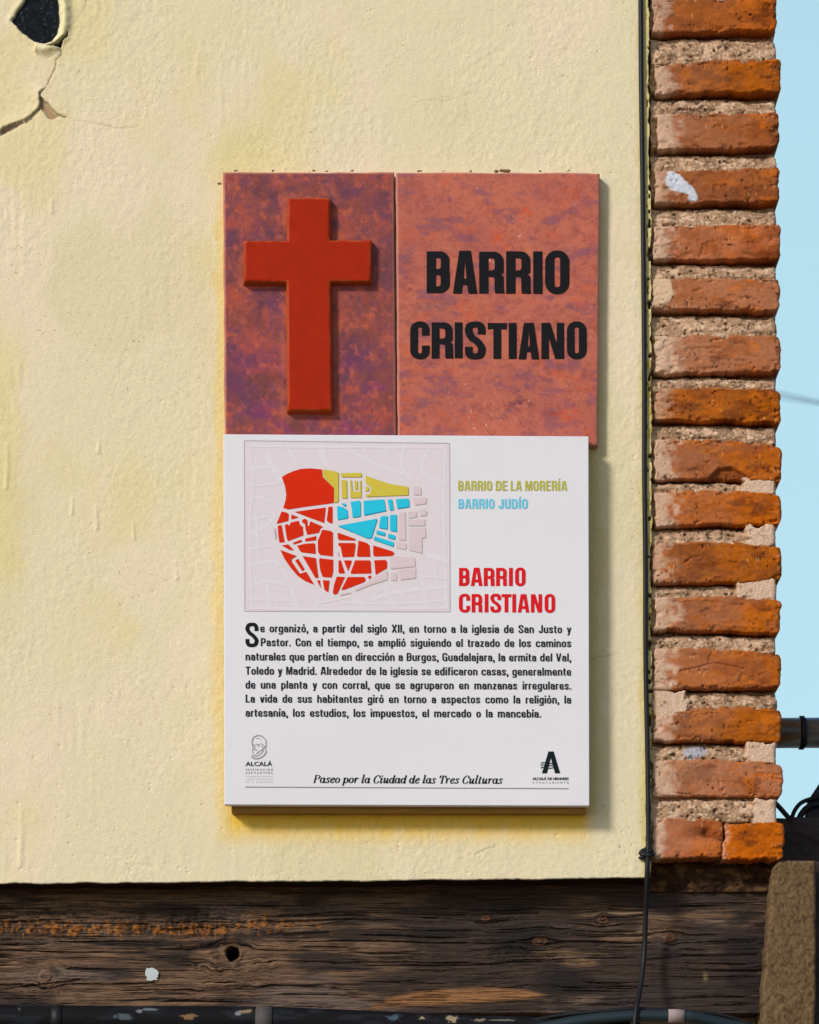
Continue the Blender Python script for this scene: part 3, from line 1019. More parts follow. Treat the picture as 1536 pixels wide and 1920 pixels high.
def glyph(fl, ch, x0, x1, y0, y1, s, t):
    """condensed grotesque capital in the box x0..x1, y0 (top)..y1 (baseline); s stem, t bar thickness"""
    w, h = x1 - x0, y1 - y0
    xm, ym = (x0 + x1) / 2, y0 + h * .49
    if ch == 'Í':
        glyph(fl, 'I', x0, x1, y0, y1, s, t)
        fl.poly([[(xm - s * .35, y0 - h * .08), (xm + s * .1, y0 - h * .26), (xm + s * .75, y0 - h * .26), (xm + s * .2, y0 - h * .08)]])
    elif ch == 'I':
        fl.poly([[(x0, y0), (x1, y0), (x1, y1), (x0, y1)]])
    elif ch == 'T':
        fl.poly([[(x0, y0), (x1, y0), (x1, y0 + t * 1.05), (xm + s / 2, y0 + t * 1.05), (xm + s / 2, y1), (xm - s / 2, y1),
                  (xm - s / 2, y0 + t * 1.05), (x0, y0 + t * 1.05)]])
    elif ch == 'L':
        fl.poly([[(x0, y0), (x0 + s, y0), (x0 + s, y1 - t), (x1, y1 - t), (x1, y1), (x0, y1)]])
    elif ch == 'E':
        fl.poly([[(x0, y0), (x1, y0), (x1, y0 + t), (x0 + s, y0 + t), (x0 + s, ym - t / 2), (x1 - w * .06, ym - t / 2),
                  (x1 - w * .06, ym + t / 2), (x0 + s, ym + t / 2), (x0 + s, y1 - t), (x1, y1 - t), (x1, y1), (x0, y1)]])
    elif ch == 'O':
        fl.poly([fillet([(x0, y0, w * .47), (x1, y0, w * .47), (x1, y1, w * .47), (x0, y1, w * .47)]),
                 fillet([(x0 + s, y0 + t, w * .3), (x1 - s, y0 + t, w * .3), (x1 - s, y1 - t, w * .3), (x0 + s, y1 - t, w * .3)])])
    elif ch == 'D':
        fl.poly([fillet([(x0, y0), (x1, y0, w * .45), (x1, y1, w * .45), (x0, y1)]),
                 fillet([(x0 + s, y0 + t), (x1 - s, y0 + t, w * .2), (x1 - s, y1 - t, w * .2), (x0 + s, y1 - t)])])
    elif ch == 'B':
        fl.poly([fillet([(x0, y0), (x1 - .02 * w, y0, w * .4), (x1 - .02 * w, ym, w * .34), (x1 - .12 * w, ym + h * .005), (x1, ym, w * .3),
                         (x1, y1, w * .42), (x0, y1)]),
                 fillet([(x0 + s, y0 + t), (x1 - s * .98, y0 + t, w * .14), (x1 - s * .98, ym - t * .42, w * .14), (x0 + s, ym - t * .42)]),
                 fillet([(x0 + s, ym + t * .5), (x1 - s, ym + t * .5, w * .14), (x1 - s, y1 - t, w * .14), (x0 + s, y1 - t)])])
    elif ch == 'R':
        ym = y0 + h * .52
        fl.poly([fillet([(x0, y0), (x1 - .02 * w, y0, w * .4), (x1 - .02 * w, ym, w * .34), (x1 - .16 * w, ym + h * .02),
                         (x1 - .02 * w, ym + h * .06, w * .25), (x1 - .01 * w, y1 - h * .08, h * .05), (x1 + .02 * w, y1), (x1 - s * .98, y1),
                         (x1 - s * 1.04, y1 - h * .1, h * .06), (x1 - s * 1.04, ym + t * .52, w * .2), (x0 + s, ym + t * .52), (x0 + s, y1), (x0, y1)]),
                 fillet([(x0 + s, y0 + t), (x1 - s * 1.02, y0 + t, w * .14), (x1 - s * 1.02, ym - t * .42, w * .14), (x0 + s, ym - t * .42)])])
    elif ch == 'A':
        a = w * .24
        bw = s * .95
        yb, yt = y0 + h * .80, y0 + h * .80 - t * .95
        xl = lambda y: lerp(xm - a, x0, (y - y0) / h)
        xr = lambda y: lerp(xm + a, x1, (y - y0) / h)
        ay = y0 + h * .2
        fl.poly([[(xm - a, y0), (xm + a, y0), (x1, y1), (x1 - bw, y1), (xr(yb) - bw, yb), (xl(yb) + bw, yb), (x0 + bw, y1), (x0, y1)],
                 [(xm, ay), (xr(yt) - bw * .98, yt), (xl(yt) + bw * .98, yt)]])
    elif ch == 'N':
        fl.poly([[(x0, y0), (x0 + s * 1.15, y0), (x1 - s * .95, y0 + h * .58), (x1 - s * .95, y0), (x1, y0), (x1, y1), (x1 - s * 1.15, y1),
                  (x0 + s * .95, y0 + h * .42), (x0 + s * .95, y1), (x0, y1)]])
    elif ch == 'M':
        fl.poly([[(x0, y0), (x0 + s * 1.25, y0), (xm, y0 + h * .62), (x1 - s * 1.25, y0), (x1, y0), (x1, y1), (x1 - s * .9, y1),
                  (x1 - s * .9, y0 + h * .34), (xm + s * .38, y1), (xm - s * .38, y1), (x0 + s * .9, y0 + h * .34), (x0 + s * .9, y1), (x0, y1)]])
    elif ch == 'C':
        r = w * .45
        o = s / 2
        fl.stroke(dense(fillet([(x1 - o, y0 + h * .37), (x1 - o, y0 + t / 2, r), (x0 + o, y0 + t / 2, r), (x0 + o, y1 - t / 2, r),
                                (x1 - o, y1 - t / 2, r), (x1 - o, y1 - h * .36)], False, 10), h / 60), s, lambda d: math.hypot(s * d[1], t * d[0]))
    elif ch == 'U':
        r = w * .4
        o = s / 2
        fl.stroke(dense(fillet([(x0 + o, y0), (x0 + o, y1 - t / 2, r), (x1 - o, y1 - t / 2, r), (x1 - o, y0)], False, 10), h / 60), s, lambda d: math.hypot(s * d[1], t * d[0]))
    elif ch == 'J':
        r = w * .4
        o = s / 2
        fl.stroke(dense(fillet([(x1 - o, y0), (x1 - o, y1 - t / 2, r), (x0 + o, y1 - t / 2, r), (x0 + o, y1 - h * .3)], False, 10), h / 60), s, lambda d: math.hypot(s * d[1], t * d[0]))
    elif ch == 'S':
        o = s / 2
        p = [(x1 - o, y0 + h * .34), (x1 - o, y0 + h * .2), (x1 - w * .28, y0 + t * .62), (xm, y0 + t / 2), (x0 + w * .27, y0 + t * .66),
             (x0 + o, y0 + h * .2), (x0 + o * 1.1, y0 + h * .3), (x0 + w * .34, y0 + h * .43), (xm + w * .02, y0 + h * .5),
             (x1 - w * .32, y0 + h * .58), (x1 - o, y0 + h * .7), (x1 - o, y0 + h * .8), (x1 - w * .27, y1 - t * .66), (xm, y1 - t / 2),
             (x0 + w * .27, y1 - t * .64), (x0 + o, y1 - h * .2), (x0 + o, y1 - h * .33)]
        fl.stroke(spline(p, 6), s, lambda d: math.hypot(s * d[1], t * d[0]))


WID = dict(B=.98, A=1.12, R=1.0, I=.37, O=1.0, D=1.0, E=.88, L=.86, M=1.3, U=.98, J=.84, C=1.0, S=.98, T=1.02, N=1.06)
WID['Í'] = .37


def word_fit(fl, word, x0, x1, y0, y1, sr=.37, tr=.155, gap=.14):
    tot = sum(WID[c] for c in word) + gap * (len(word) - 1)
    u = (x1 - x0) / tot
    x = x0
    for c in word:
        glyph(fl, c, x, x + WID[c] * u, y0, y1, sr * u, tr * (y1 - y0))
        x += (WID[c] + gap) * u


_txt = {}


def font_outline(word):
    """Blender's own font as bezier outlines (unit em), cached per word"""
    if word not in _txt:
        cu = bpy.data.curves.new('lettering_source', 'FONT')
        cu.body = word
        ob = bpy.data.objects.new('lettering_source', cu)
        COL.objects.link(ob)
        bpy.context.view_layer.update()
        dg = bpy.context.evaluated_depsgraph_get()
        cv = ob.evaluated_get(dg).to_curve(dg)
        spl = [[(tuple(b.handle_left[:2]), tuple(b.co[:2]), tuple(b.handle_right[:2])) for b in s.bezier_points] for s in cv.splines]
        xs = [b[1][0] for s in spl for b in s]
        ob.evaluated_get(dg).to_curve_clear()
        bpy.data.objects.remove(ob)
        bpy.data.curves.remove(cu)
        _txt[word] = (spl, min(xs), max(xs))
    return _txt[word]


def font_word(fl, word, x, base, size, sx, bold=0.0, shear=0.0, tilt=None, track=0.0):
    """lay a word with its left ink edge at x (pixels); bold widens the upright strokes"""
    key = (word, 'mesh')
    if key not in _txt:
        cu = bpy.data.curves.new('lettering_source', 'FONT')
        cu.body = word
        cu.resolution_u = 3
        ob = bpy.data.objects.new('lettering_source', cu)
        COL.objects.link(ob)
        bpy.context.view_layer.update()
        dg = bpy.context.evaluated_depsgraph_get()
        me = ob.evaluated_get(dg).to_mesh()
        me.calc_loop_triangles()
        _txt[key] = ([tuple(v.co[:2]) for v in me.vertices], [tuple(t.vertices) for t in me.loop_triangles])
        ob.evaluated_get(dg).to_mesh_clear()
        bpy.data.objects.remove(ob)
        bpy.data.curves.remove(cu)
    co, tri = _txt[key]
    spl, xa, xb = font_outline(word)
    y0 = fl.y
    shifts = [(0, 0)] if bold <= 0 else [(0, 0), (bold, 0), (2 * bold, 0), (bold, bold * .35), (bold, -bold * .35)]
    for k, (sh, sv) in enumerate(shifts):
        fl.y = y0 - 0.000006 * k
        P = [(x + (p[0] - xa) * size * sx + sh, base - p[1] * size + sv) for p in co]
        if tilt:
            P = [(a, b + tilt(a)) for a, b in P]
        fl.mesh(P, tri)
    fl.y = y0
    return x + (xb - xa) * size * sx + 2 * bold


def font_width(word, size, sx, bold):
    spl, xa, xb = font_outline(word)
    return (xb - xa) * size * sx + 2 * bold


def font_spread(fl, text, x0, x1, base, cap, bold=0.0):
    """widely spaced small capitals between x0 and x1"""
    size = cap / 0.727
    ws = [font_width(c, size, .82, bold) if c != ' ' else size * .2 for c in text]
    gap = (x1 - x0 - sum(ws)) / (len(text) - 1)
    x = x0
    for c, w in zip(text, ws):
        if c != ' ':
            font_word(fl, c, x, base, size, .82, bold)
        x += w + gap


def font_fit(fl, text, x0, x1, base, cap, bold=0.0):
    size = cap / 0.727
    spl, xa, xb = font_outline(text)
    sx = (x1 - x0 - 2 * bold) / ((xb - xa) * size)
    font_word(fl, text, x0, base, size, sx, bold)


# ------------------------------------------------------------------ ceramic tiles
TILE_Y = -0.016


def tile_edges(PX, PY, U, V, seed, w, h):
    e = np.minimum(np.minimum(U, 1 - U) * w, np.minimum(V, 1 - V) * h)
    r = 5.0
    ed = np.clip(1 - e / r, 0, 1)
    hh = -0.0025 * (1 - np.sqrt(np.clip(1 - ed ** 2, 0, 1)))
    PX = PX + 1.2 * fbm(PX / 40, PY / 40, seed, 3) * ed
    PY = PY + 1.2 * fbm(PX / 40, PY / 40, seed + 3, 3) * ed
    hh = hh + 0.0003 * fbm(PX / 60, PY / 60, seed + 5, 3) + 0.00012 * fbm(PX / 7, PY / 7, seed + 8, 2)
    return PX, PY, hh, e


CROSS = [(541, 372), (617, 372), (617, 451), (695, 451), (694, 526), (618, 526), (621, 768), (541, 768), (539, 527),
         (459, 526), (459, 452), (540, 452)]
tile1 = thing('cross_tile', 'mottled purple and red ceramic tile bearing a raised red cross', 'tile', at(580, 812, 0.0))
PX, PY, U, V = quadgrid((418, 322), (739, 322), (421, 838), (743, 838), 1.7)
PX, PY, h, e = tile_edges(PX, PY, U, V, 301, 321, 516)
wx = PX + 5 * fbm(PX / 25, PY / 25, 311, 3)
wy = PY + 5 * fbm(PX / 25, PY / 25, 314, 3)
c = np.zeros(PX.shape + (3,)) + lin((134, 70, 64))
c = mixc(c, lin((100, 58, 78)), 0.9 * sstep(-0.25, 0.45, fbm(wx / 75, wy / 75, 317, 5, .62)))
c = mixc(c, lin((170, 78, 58)), 0.75 * sstep(-0.05, 0.55, fbm(wx / 46, wy / 46, 322, 5, .65)))
c = mixc(c, lin((192, 94, 68)), 0.6 * sstep(0.0, 0.6, fbm(wx / 12, wy / 12, 327, 4, .65)))
c = mixc(c, lin((106, 60, 88)), 0.55 * sstep(0.0, 0.6, fbm(wx / 15, wy / 15, 332, 4, .65)))
c = mixc(c, lin((88, 54, 56)), 0.5 * sstep(0.0, 0.5, fbm(wx / 40, wy / 40, 337, 5, .6)))
c = mixc(c, lin((116, 48, 100)), 0.5 * sstep(0.1, 0.5, fbm(wx / 45, wy / 45, 341, 4)) * sstep(600, 780, PY))
c = c * (1 + 0.08 * vnoise(PX / 2.6, PY / 2.6, 347))[..., None]
sd = sdist(PX, PY, CROSS)
c = mixc(c, lin((184, 96, 68)), 0.55 * np.exp(-((sd - 8) / 8) ** 2) * sstep(-.5, .4, fbm(PX / 18, PY / 18, 345, 3)))
c = mixc(c, lin((196, 130, 108)), 0.75 * sstep(5.5, 1, e))
relief('tile_slab', PX, PY, h, np.clip(c / K, .004, .8), TILE_Y, 0.0025, M_tile, tile1)


def offset_poly(poly, d):
    n = len(poly)
    out = []
    ar = sum(poly[i][0] * poly[(i + 1) % n][1] - poly[(i + 1) % n][0] * poly[i][1] for i in range(n))
    sgn = 1 if ar > 0 else -1
    for i in range(n):
        a, b, c_ = [np.array(poly[j % n], float) for j in (i - 1, i, i + 1)]
        d1, d2 = (b - a) / np.hypot(*(b - a)), (c_ - b) / np.hypot(*(c_ - b))
        n1, n2 = np.array((d1[1], -d1[0])) * sgn, np.array((d2[1], -d2[0])) * sgn
        m = (n1 + n2) / (1 + n1.dot(n2))
        out.append(tuple(b + m * d))
    return out


def cross_mesh():
    """raised cross: sloping sides, worn and tinted with painted edge light, eased top arris, slightly uneven face"""
    cross = []
    for i in range(len(CROSS)):
        a, b = np.array(CROSS[i], float), np.array(CROSS[(i + 1) % len(CROSS)], float)
        m = max(2, int(np.hypot(*(b - a)) / 5))
        for j in range(m):
            cross.append(tuple(a + (b - a) * j / m))
    F = TILE_Y - 0.0125
    base = offset_poly(CROSS, 4.0)
    lv = [(4.0, TILE_Y + 0.002), (3.2, TILE_Y - 0.001), (1.8, F + 0.0032), (0.7, F + 0.0012), (-1.0, F + 0.0003), (-3.0, F)]
    co, f4, tri, col = [], [], [], []
    n = None
    side, top = lin((168, 74, 30)) / K, lin((158, 36, 4)) / K  # side orange: worn glaze with the lit rim painted in
    for li, (off, y) in enumerate(lv):
        pl = offset_poly(CROSS, off)
        pl2 = []
        for i in range(len(pl)):
            a, b = np.array(pl[i]), np.array(pl[(i + 1) % len(pl)])
            for j in range(14):
                p = a + (b - a) * j / 14
                w = 0.45 * fbm(np.array([p[0] / 13]), np.array([p[1] / 13]), 351, 3)[0]
                pl2.append((p[0] + w, p[1] + w))
        n = len(pl2)
        for p in pl2:
            # depth per level; pixel to metres on the face plane so that levels nest
            s = (D + F) / D
            co.append(((p[0] - 768) / 1536 * s, y, ZC + ((960 - p[1]) / 1536 - ZC) * s))
            nz = fbm(np.array([p[0] / 9]), np.array([p[1] / 9]), 355, 3)[0]
            col.append(lerp(side, top, np.clip((li - 2.9) / 1.5 + 1.3 * nz, 0, 1)) if li < 5 else top)
        if li:
            for k in range(n):
                k2 = (k + 1) % n
                f4.append(((li - 1) * n + k, (li - 1) * n + k2, li * n + k2, li * n + k))
    last = [Vector((co[(len(lv) - 1) * n + k][0], co[(len(lv) - 1) * n + k][2], 0)) for k in range(n)]
    for t in tessellate_polygon([last]):
        tri.append([(len(lv) - 1) * n + j for j in t])
    return fast_mesh('cross', np.array(co), f4, tri, np.array(col), np.concatenate([np.ones(len(f4), bool), np.zeros(len(tri), bool)]))


cm = cross_mesh()
import bmesh
_b = bmesh.new()
_b.from_mesh(cm)
bmesh.ops.recalc_face_normals(_b, faces=_b.faces)
_b.to_mesh(cm)
_b.free()
M_glaze.node_tree.nodes  # glaze takes its colour from the mesh
link('cross', cm, M_glaze, tile1)

tile2 = thing('lettered_tile', 'salmon terracotta tile with the black words BARRIO CRISTIANO', 'tile', at(935, 830, 0.0))
PX, PY, U, V = quadgrid((742, 322), (1125, 323), (746, 833), (1121, 835), 1.7)
PX, PY, h, e = tile_edges(PX, PY, U, V, 401, 381, 512)
wx = PX + 10 * fbm(PX / 30, PY / 20, 411, 3)
wy = PY + 6 * fbm(PX / 30, PY / 20, 414, 3)
c = np.zeros(PX.shape + (3,)) + lin((184, 102, 80))
c = mixc(c, lin((170, 92, 78)), 0.8 * sstep(-.3, .5, fbm(wx / 60, wy / 40, 417, 5, .6)))
c = mixc(c, lin((148, 78, 72)), 0.6 * sstep(-.05, .55, fbm(wx / 20, wy / 12, 421, 5, .65)))
c = mixc(c, lin((132, 80, 92)), 0.7 * sstep(0.08, .45, fbm(wx / 40, wy / 18, 425, 5, .6)))
c = mixc(c, lin((192, 88, 54)), 0.5 * sstep(0.15, .55, fbm(wx / 40, wy / 26, 429, 5, .6)))
c = mixc(c, lin((130, 64, 62)), 0.4 * sstep(0.1, .5, fbm(wx / 9, wy / 8, 433, 4, .65)))
c = c * (1 + 0.05 * vnoise(PX / 2.8, PY / 2.6, 447))[..., None]
for (sx, sy, ax, ay, colr) in ((978, 758, 22, 10, (84, 38, 62)), (968, 735, 14, 10, (98, 54, 78)), (1036, 775, 18, 6, (104, 48, 62)),
                               (815, 575, 30, 12, (128, 84, 84)), (944, 575, 18, 7, (118, 72, 92)), (800, 712, 30, 10, (130, 76, 92)),
                               (780, 735, 34, 8, (132, 80, 98)), (935, 445, 16, 14, (196, 82, 40)), (985, 395, 16, 14, (196, 82, 40)),
                               (870, 580, 22, 14, (196, 84, 42)), (1062, 778, 26, 12, (196, 84, 48)), (975, 700, 22, 8, (122, 70, 84))):
    g = np.exp(-(((PX - sx) / ax) ** 2 + ((PY - sy) / ay) ** 2)) * sstep(-.35, .35, fbm(PX / 12, PY / 7, 437, 3))
    c = mixc(c, lin(colr), 0.9 * g)
c = mixc(c, lin((190, 132, 112)), 0.7 * sstep(5.5, 1, e))
chip = sstep(0.9, .97, vnoise(PX / 3.2, PY / 3.6, 441)) * sstep(.25, .5, fbm(PX / 70, PY / 70, 442, 2))
c = mixc(c, lin((226, 190, 178)), 0.6 * chip)
relief('tile_slab', PX, PY, h, np.clip(c / K, .004, .8), TILE_Y, 0.0025, M_tile, tile2)

zx = lambda x: 720 + x / 3.556
zy = lambda y: 300 + y / 3.556
LY = TILE_Y - 0.0007
for word, boxes, sw in (('BARRIO', [(285, 440, 608, 886), (460, 622, 604, 890), (635, 802, 610, 888), (815, 980, 608, 890), (995, 1057, 608, 890), (1075, 1237, 602, 893)], 62),
                        ('CRISTIANO', [(175, 305, 1075, 1328), (318, 462, 1082, 1322), (472, 524, 1082, 1320), (540, 678, 1076, 1328), (692, 820, 1086, 1325),
                                       (832, 885, 1086, 1325), (898, 1035, 1085, 1328), (1050, 1202, 1085, 1325), (1220, 1352, 1075, 1328)], 52)):
    fl = Flat(LY)
    for ch, (a, b, t0, t1) in zip(word, boxes):
        glyph(fl, ch, zx(a), zx(b), zy(t0), zy(t1), sw / 3.556, 45 / 3.556 * (1 if sw > 55 else .88))
    fl.build('painted_word', I_black, tile2)

# crumbs of setting mortar along the tiles' upper edges
rng = random.Random(9)


def crumbs(name, spots, mat, parent):
    cos, f4, tri = [], [], []
    for (px, py, r, y) in spots:
        p = at(px, py, y)
        rr = r / 1536
        n0 = len(cos)
        m = 9
        rings = 5
        for i in range(rings + 1):
            th = math.pi * i / rings
            for k in range(m):
                a = 2 * math.pi * k / m
                q = 1 + rng.uniform(-.28, .28)
                cos.append((p[0] + rr * 1.5 * q * math.sin(th) * math.cos(a), p[1] + rr * .8 * q * math.sin(th) * math.sin(a), p[2] + rr * .8 * q * math.cos(th)))
        for i in range(rings):
            for k in range(m):
                k2 = (k + 1) % m
                f4.append((n0 + i * m + k, n0 + (i + 1) * m + k, n0 + (i + 1) * m + k2, n0 + i * m + k2))
    return link(name, fast_mesh(name, np.array(cos), f4), mat, parent)


M_crumb = surf('dark_mortar', alb(120, 92, 66), rough=.95, var=.4, var_scale=500)
for cx, n_, rmax in ((948, 14, 3.4), (786, 4, 1.7), (832, 3, 1.5), (884, 3, 1.6), (1012, 3, 1.5), (1066, 3, 1.6)):
    crumbs('mortar_crumb', [(cx + rng.gauss(0, .55 * n_), 320.3 + rng.uniform(-1, 2), rng.uniform(.5, 1) * rmax, -0.010) for _ in range(n_)], M_crumb, tile2)
for cx, cy in ((440, 320.5), (510, 320.5), (588, 320.5), (612, 320.5), (660, 320.5), (411, 343)):
    crumbs('mortar_crumb', [(cx + rng.uniform(-3, 3), cy + rng.uniform(-1, 1), rng.uniform(.9, 2.0), -0.008 if cx > 415 else -0.001) for _ in range(3)], M_crumb, tile1)

# ------------------------------------------------------------------ information panel
PY_F = -0.034
panel = thing('information_panel', 'white printed information panel with a coloured quarter map and Spanish text', 'information board', at(762, 1510, 0.0))


def prism(name, corners, yf, yb, mat, parent, bev=0.0012, ys=None):
    """four-cornered board from pixel corners on the front plane"""
    s = (D + yf) / D
    P = [((x - 768) / 1536 * s, ZC + ((960 - y) / 1536 - ZC) * s) for x, y in corners]
    bm = bmesh.new()
    f = [bm.verts.new((x, yf, z)) for x, z in P]
    b = [bm.verts.new((x, yb, z)) for x, z in P]
    bm.faces.new(f)
    bm.faces.new(b[::-1])
    for i in range(len(P)):
        j = (i + 1) % len(P)
        bm.faces.new((f[i], b[i], b[j], f[j]))
    bmesh.ops.recalc_face_normals(bm, faces=bm.faces)
    bmesh.ops.bevel(bm, geom=bm.edges[:], offset=bev, segments=3, affect='EDGES', profile=.5)
    me = bpy.data.meshes.new(name)
    bm.to_mesh(me)
    bm.free()
    for p in me.polygons:
        p.use_smooth = False
    return link(name, me, mat, parent)


prism('panel_board', [(419, 814), (1104, 818), (1105.5, 1511), (421, 1509)], PY_F, -0.0195, M_panel, panel, 0.0009)
prism('backing_board', [(430, 828), (1096, 828), (1099, 1524), (434, 1523)], -0.0192, 0.004, M_back, panel, 0.0008)

y1, y2, y3 = PY_F - 0.0001, PY_F - 0.0002, PY_F - 0.0005
mp = Flat(y1).poly([[(458, 826), (843, 831), (844, 1147), (459, 1146)]]).build('town_map', I_mapbg, panel)
# faint streets outside the old town
fl = Flat(y2)
rng = random.Random(21)
for ln, w in (([(600, 830), (606, 852), (612, 876)], 7), ([(500, 850), (513, 880), (528, 905)], 6), ([(462, 880), (500, 876), (530, 884)], 4), ([(470, 1000), (500, 985), (516, 965)], 4),
              ([(640, 835), (700, 868), (760, 890)], 4), ([(760, 832), (752, 870), (770, 900)], 4), ([(700, 850), (760, 836)], 3),
              ([(805, 840), (790, 880), (815, 900), (840, 902)], 4), ([(810, 960), (842, 950)], 3), ([(800, 1040), (842, 1052)], 6),
              ([(470, 1060), (510, 1052), (525, 1060)], 4), ([(462, 1100), (500, 1090), (545, 1098)], 4), ([(500, 1090), (505, 1144)], 4),
              ([(545, 1098), (560, 1144)], 4), ([(600, 1120), (590, 1145)], 4), ([(660, 1118), (690, 1144)], 4), ([(720, 1100), (742, 1143)], 4),
              ([(690, 1125), (760, 1108), (840, 1100)], 5), ([(790, 1080), (800, 1140)], 4), ([(470, 930), (512, 940)], 3), ([(480, 960), (486, 1060)], 3),
              ([(462, 1030), (514, 1022)], 3), ([(540, 840), (560, 872)], 3), ([(680, 832), (690, 862)], 3), ([(720, 834), (728, 862)], 3),
              ([(640, 1130), (740, 1132), (840, 1125)], 3), ([(815, 1060), (818, 1100)], 3), ([(462, 1124), (560, 1126)], 3), ([(466, 832), (474, 900), (468, 1000), (472, 1140)], 3), ([(470, 836), (600, 838), (836, 838)], 3),
              ([(836, 836), (832, 950), (838, 1140)], 3), ([(466, 1140), (600, 1142), (838, 1140)], 3), ([(528, 905), (470, 912)], 3), ([(516, 965), (470, 975)], 3),
              ([(525, 1060), (545, 1098)], 3), ([(660, 1118), (600, 1130)], 3), ([(720, 1100), (690, 1125)], 3), ([(790, 1080), (838, 1085)], 3)):
    fl.stroke(spline(ln, 6) if len(ln) > 2 else dense(ln, 5), w * 1.6)
fl.build('outer_streets', I_street, mp)
fl = Flat(y2 - 0.00016)
for a, b in (((458, 826), (843, 831)), ((843, 831), (844, 1147)), ((844, 1147), (459, 1146)), ((459, 1146), (458, 826))):
    fl.stroke(dense([a, b], 20), 1.5)
fl.build('map_border', I_line, mp)

Z1 = (510, 860, 10.24)
Z2 = (620, 870, 7.68)
Z3 = (500, 960, 9.6)
Z4 = (610, 990, 7.68)
RED = [(Z1, [[(190, 350), (290, 290), (420, 235), (560, 195), (750, 185), (960, 205), (975, 350), (1190, 560), (1190, 850), (900, 890), (600, 930), (320, 975), (215, 945), (262, 800), (275, 680), (250, 530)],
             [(430, 1020), (1035, 935), (1005, 1235), (700, 1125)], [(1085, 920), (1165, 925), (1165, 1245), (1090, 1225), (1050, 1190)],
             [(185, 1010), (300, 1040), (325, 1070), (315, 1195), (90, 1250)], [(370, 1070), (515, 1125), (375, 1170)]]),
       (Z3, [[(200, 245), (270, 235), (325, 545), (230, 550), (210, 420)],
             [(325, 235), (375, 215), (405, 250), (430, 190), (580, 155), (600, 235), (650, 260), (665, 420), (385, 525), (365, 480)],
             [(640, 140), (690, 120), (735, 150), (740, 250), (765, 250), (785, 165), (1020, 265), (975, 295), (940, 375), (730, 410), (700, 300), (690, 220), (640, 185)],
             [(690, 480), (895, 430), (895, 510), (700, 530)], [(470, 555), (620, 495), (645, 535), (490, 585)], [(270, 600), (390, 580), (495, 690), (420, 685)],
             [(545, 605), (700, 570), (850, 560), (875, 580), (885, 755), (620, 725)],
             [(1000, 315), (1150, 340), (1195, 370), (1195, 800), (960, 770), (925, 720), (920, 520), (970, 400)],
             [(245, 680), (440, 755), (545, 790), (455, 850), (450, 890), (600, 1110), (715, 1075), (860, 1310), (700, 1245), (560, 1150), (430, 1000), (320, 840)],
             [(510, 870), (570, 840), (690, 1035), (640, 1065)], [(645, 790), (890, 830), (910, 1000), (935, 1185), (880, 1190)],
             [(950, 830), (1200, 860), (1200, 1070), (1170, 1180), (1010, 1170), (965, 1050), (945, 900)], [(905, 1235), (960, 1225), (980, 1375)],
             [(1010, 1225), (1135, 1235), (1110, 1450), (1040, 1400)]]),
       (Z4, [[(180, 65), (430, 155), (445, 180), (205, 175), (180, 150)], [(190, 215), (420, 215), (440, 240), (415, 415), (250, 420), (220, 270), (185, 245)],
             [(480, 180), (600, 215), (640, 250), (650, 415), (470, 415), (455, 395)], [(690, 250), (970, 335), (1000, 370), (960, 405), (710, 410), (690, 390)],
             [(190, 330), (205, 410), (190, 400)], [(190, 465), (225, 465), (285, 655), (205, 655), (190, 640)], [(265, 465), (370, 465), (385, 480), (330, 625)],
             [(430, 465), (640, 465), (655, 480), (665, 655), (370, 660), (365, 640)], [(705, 465), (870, 458), (892, 490), (890, 580), (725, 675)],
             [(610, 695), (650, 680), (670, 705), (635, 740)], [(165, 700), (285, 705), (175, 950), (125, 960), (108, 930), (125, 820)],
             [(325, 705), (565, 705), (585, 750), (560, 780), (260, 895), (232, 885)]])]
BLUE = [(Z2, [[(150, 565), (225, 570), (215, 605), (190, 598)], [(92, 605), (150, 610), (240, 655), (250, 770), (100, 800)],
              [(285, 545), (420, 525), (430, 550), (430, 750), (315, 765), (305, 640)], [(475, 530), (770, 508), (795, 670), (480, 735)],
              [(820, 515), (885, 505), (905, 655), (850, 662)], [(940, 505), (1125, 495), (1135, 610), (960, 640)], [(105, 890), (670, 785), (585, 1060), (530, 1065)],
              [(720, 755), (820, 745), (815, 935), (695, 915)], [(855, 735), (950, 725), (950, 970), (855, 955)], [(665, 955), (790, 985), (775, 1030), (655, 1000)],
              [(835, 1000), (935, 1030), (920, 1085), (820, 1055)], [(635, 1040), (910, 1125), (900, 1185), (615, 1085)]])]
OLIVE = [(Z1, [[(978, 205), (1260, 250), (1275, 280), (1275, 820), (1200, 850), (1195, 560), (985, 350)]]),
         (Z2, [[(150, 130), (440, 125), (445, 185), (155, 185)], [(155, 230), (230, 230), (235, 490), (160, 490)],
               [(280, 230), (300, 230), (310, 390), (415, 400), (420, 235), (440, 235), (440, 480), (285, 485)], [(345, 240), (385, 240), (385, 365), (345, 365)],
               [(505, 165), (640, 215), (870, 290), (1115, 325), (1120, 445), (510, 470), (505, 440), (570, 430), (585, 340), (505, 275)],
               [(500, 320), (545, 330), (545, 385), (500, 390)]])]
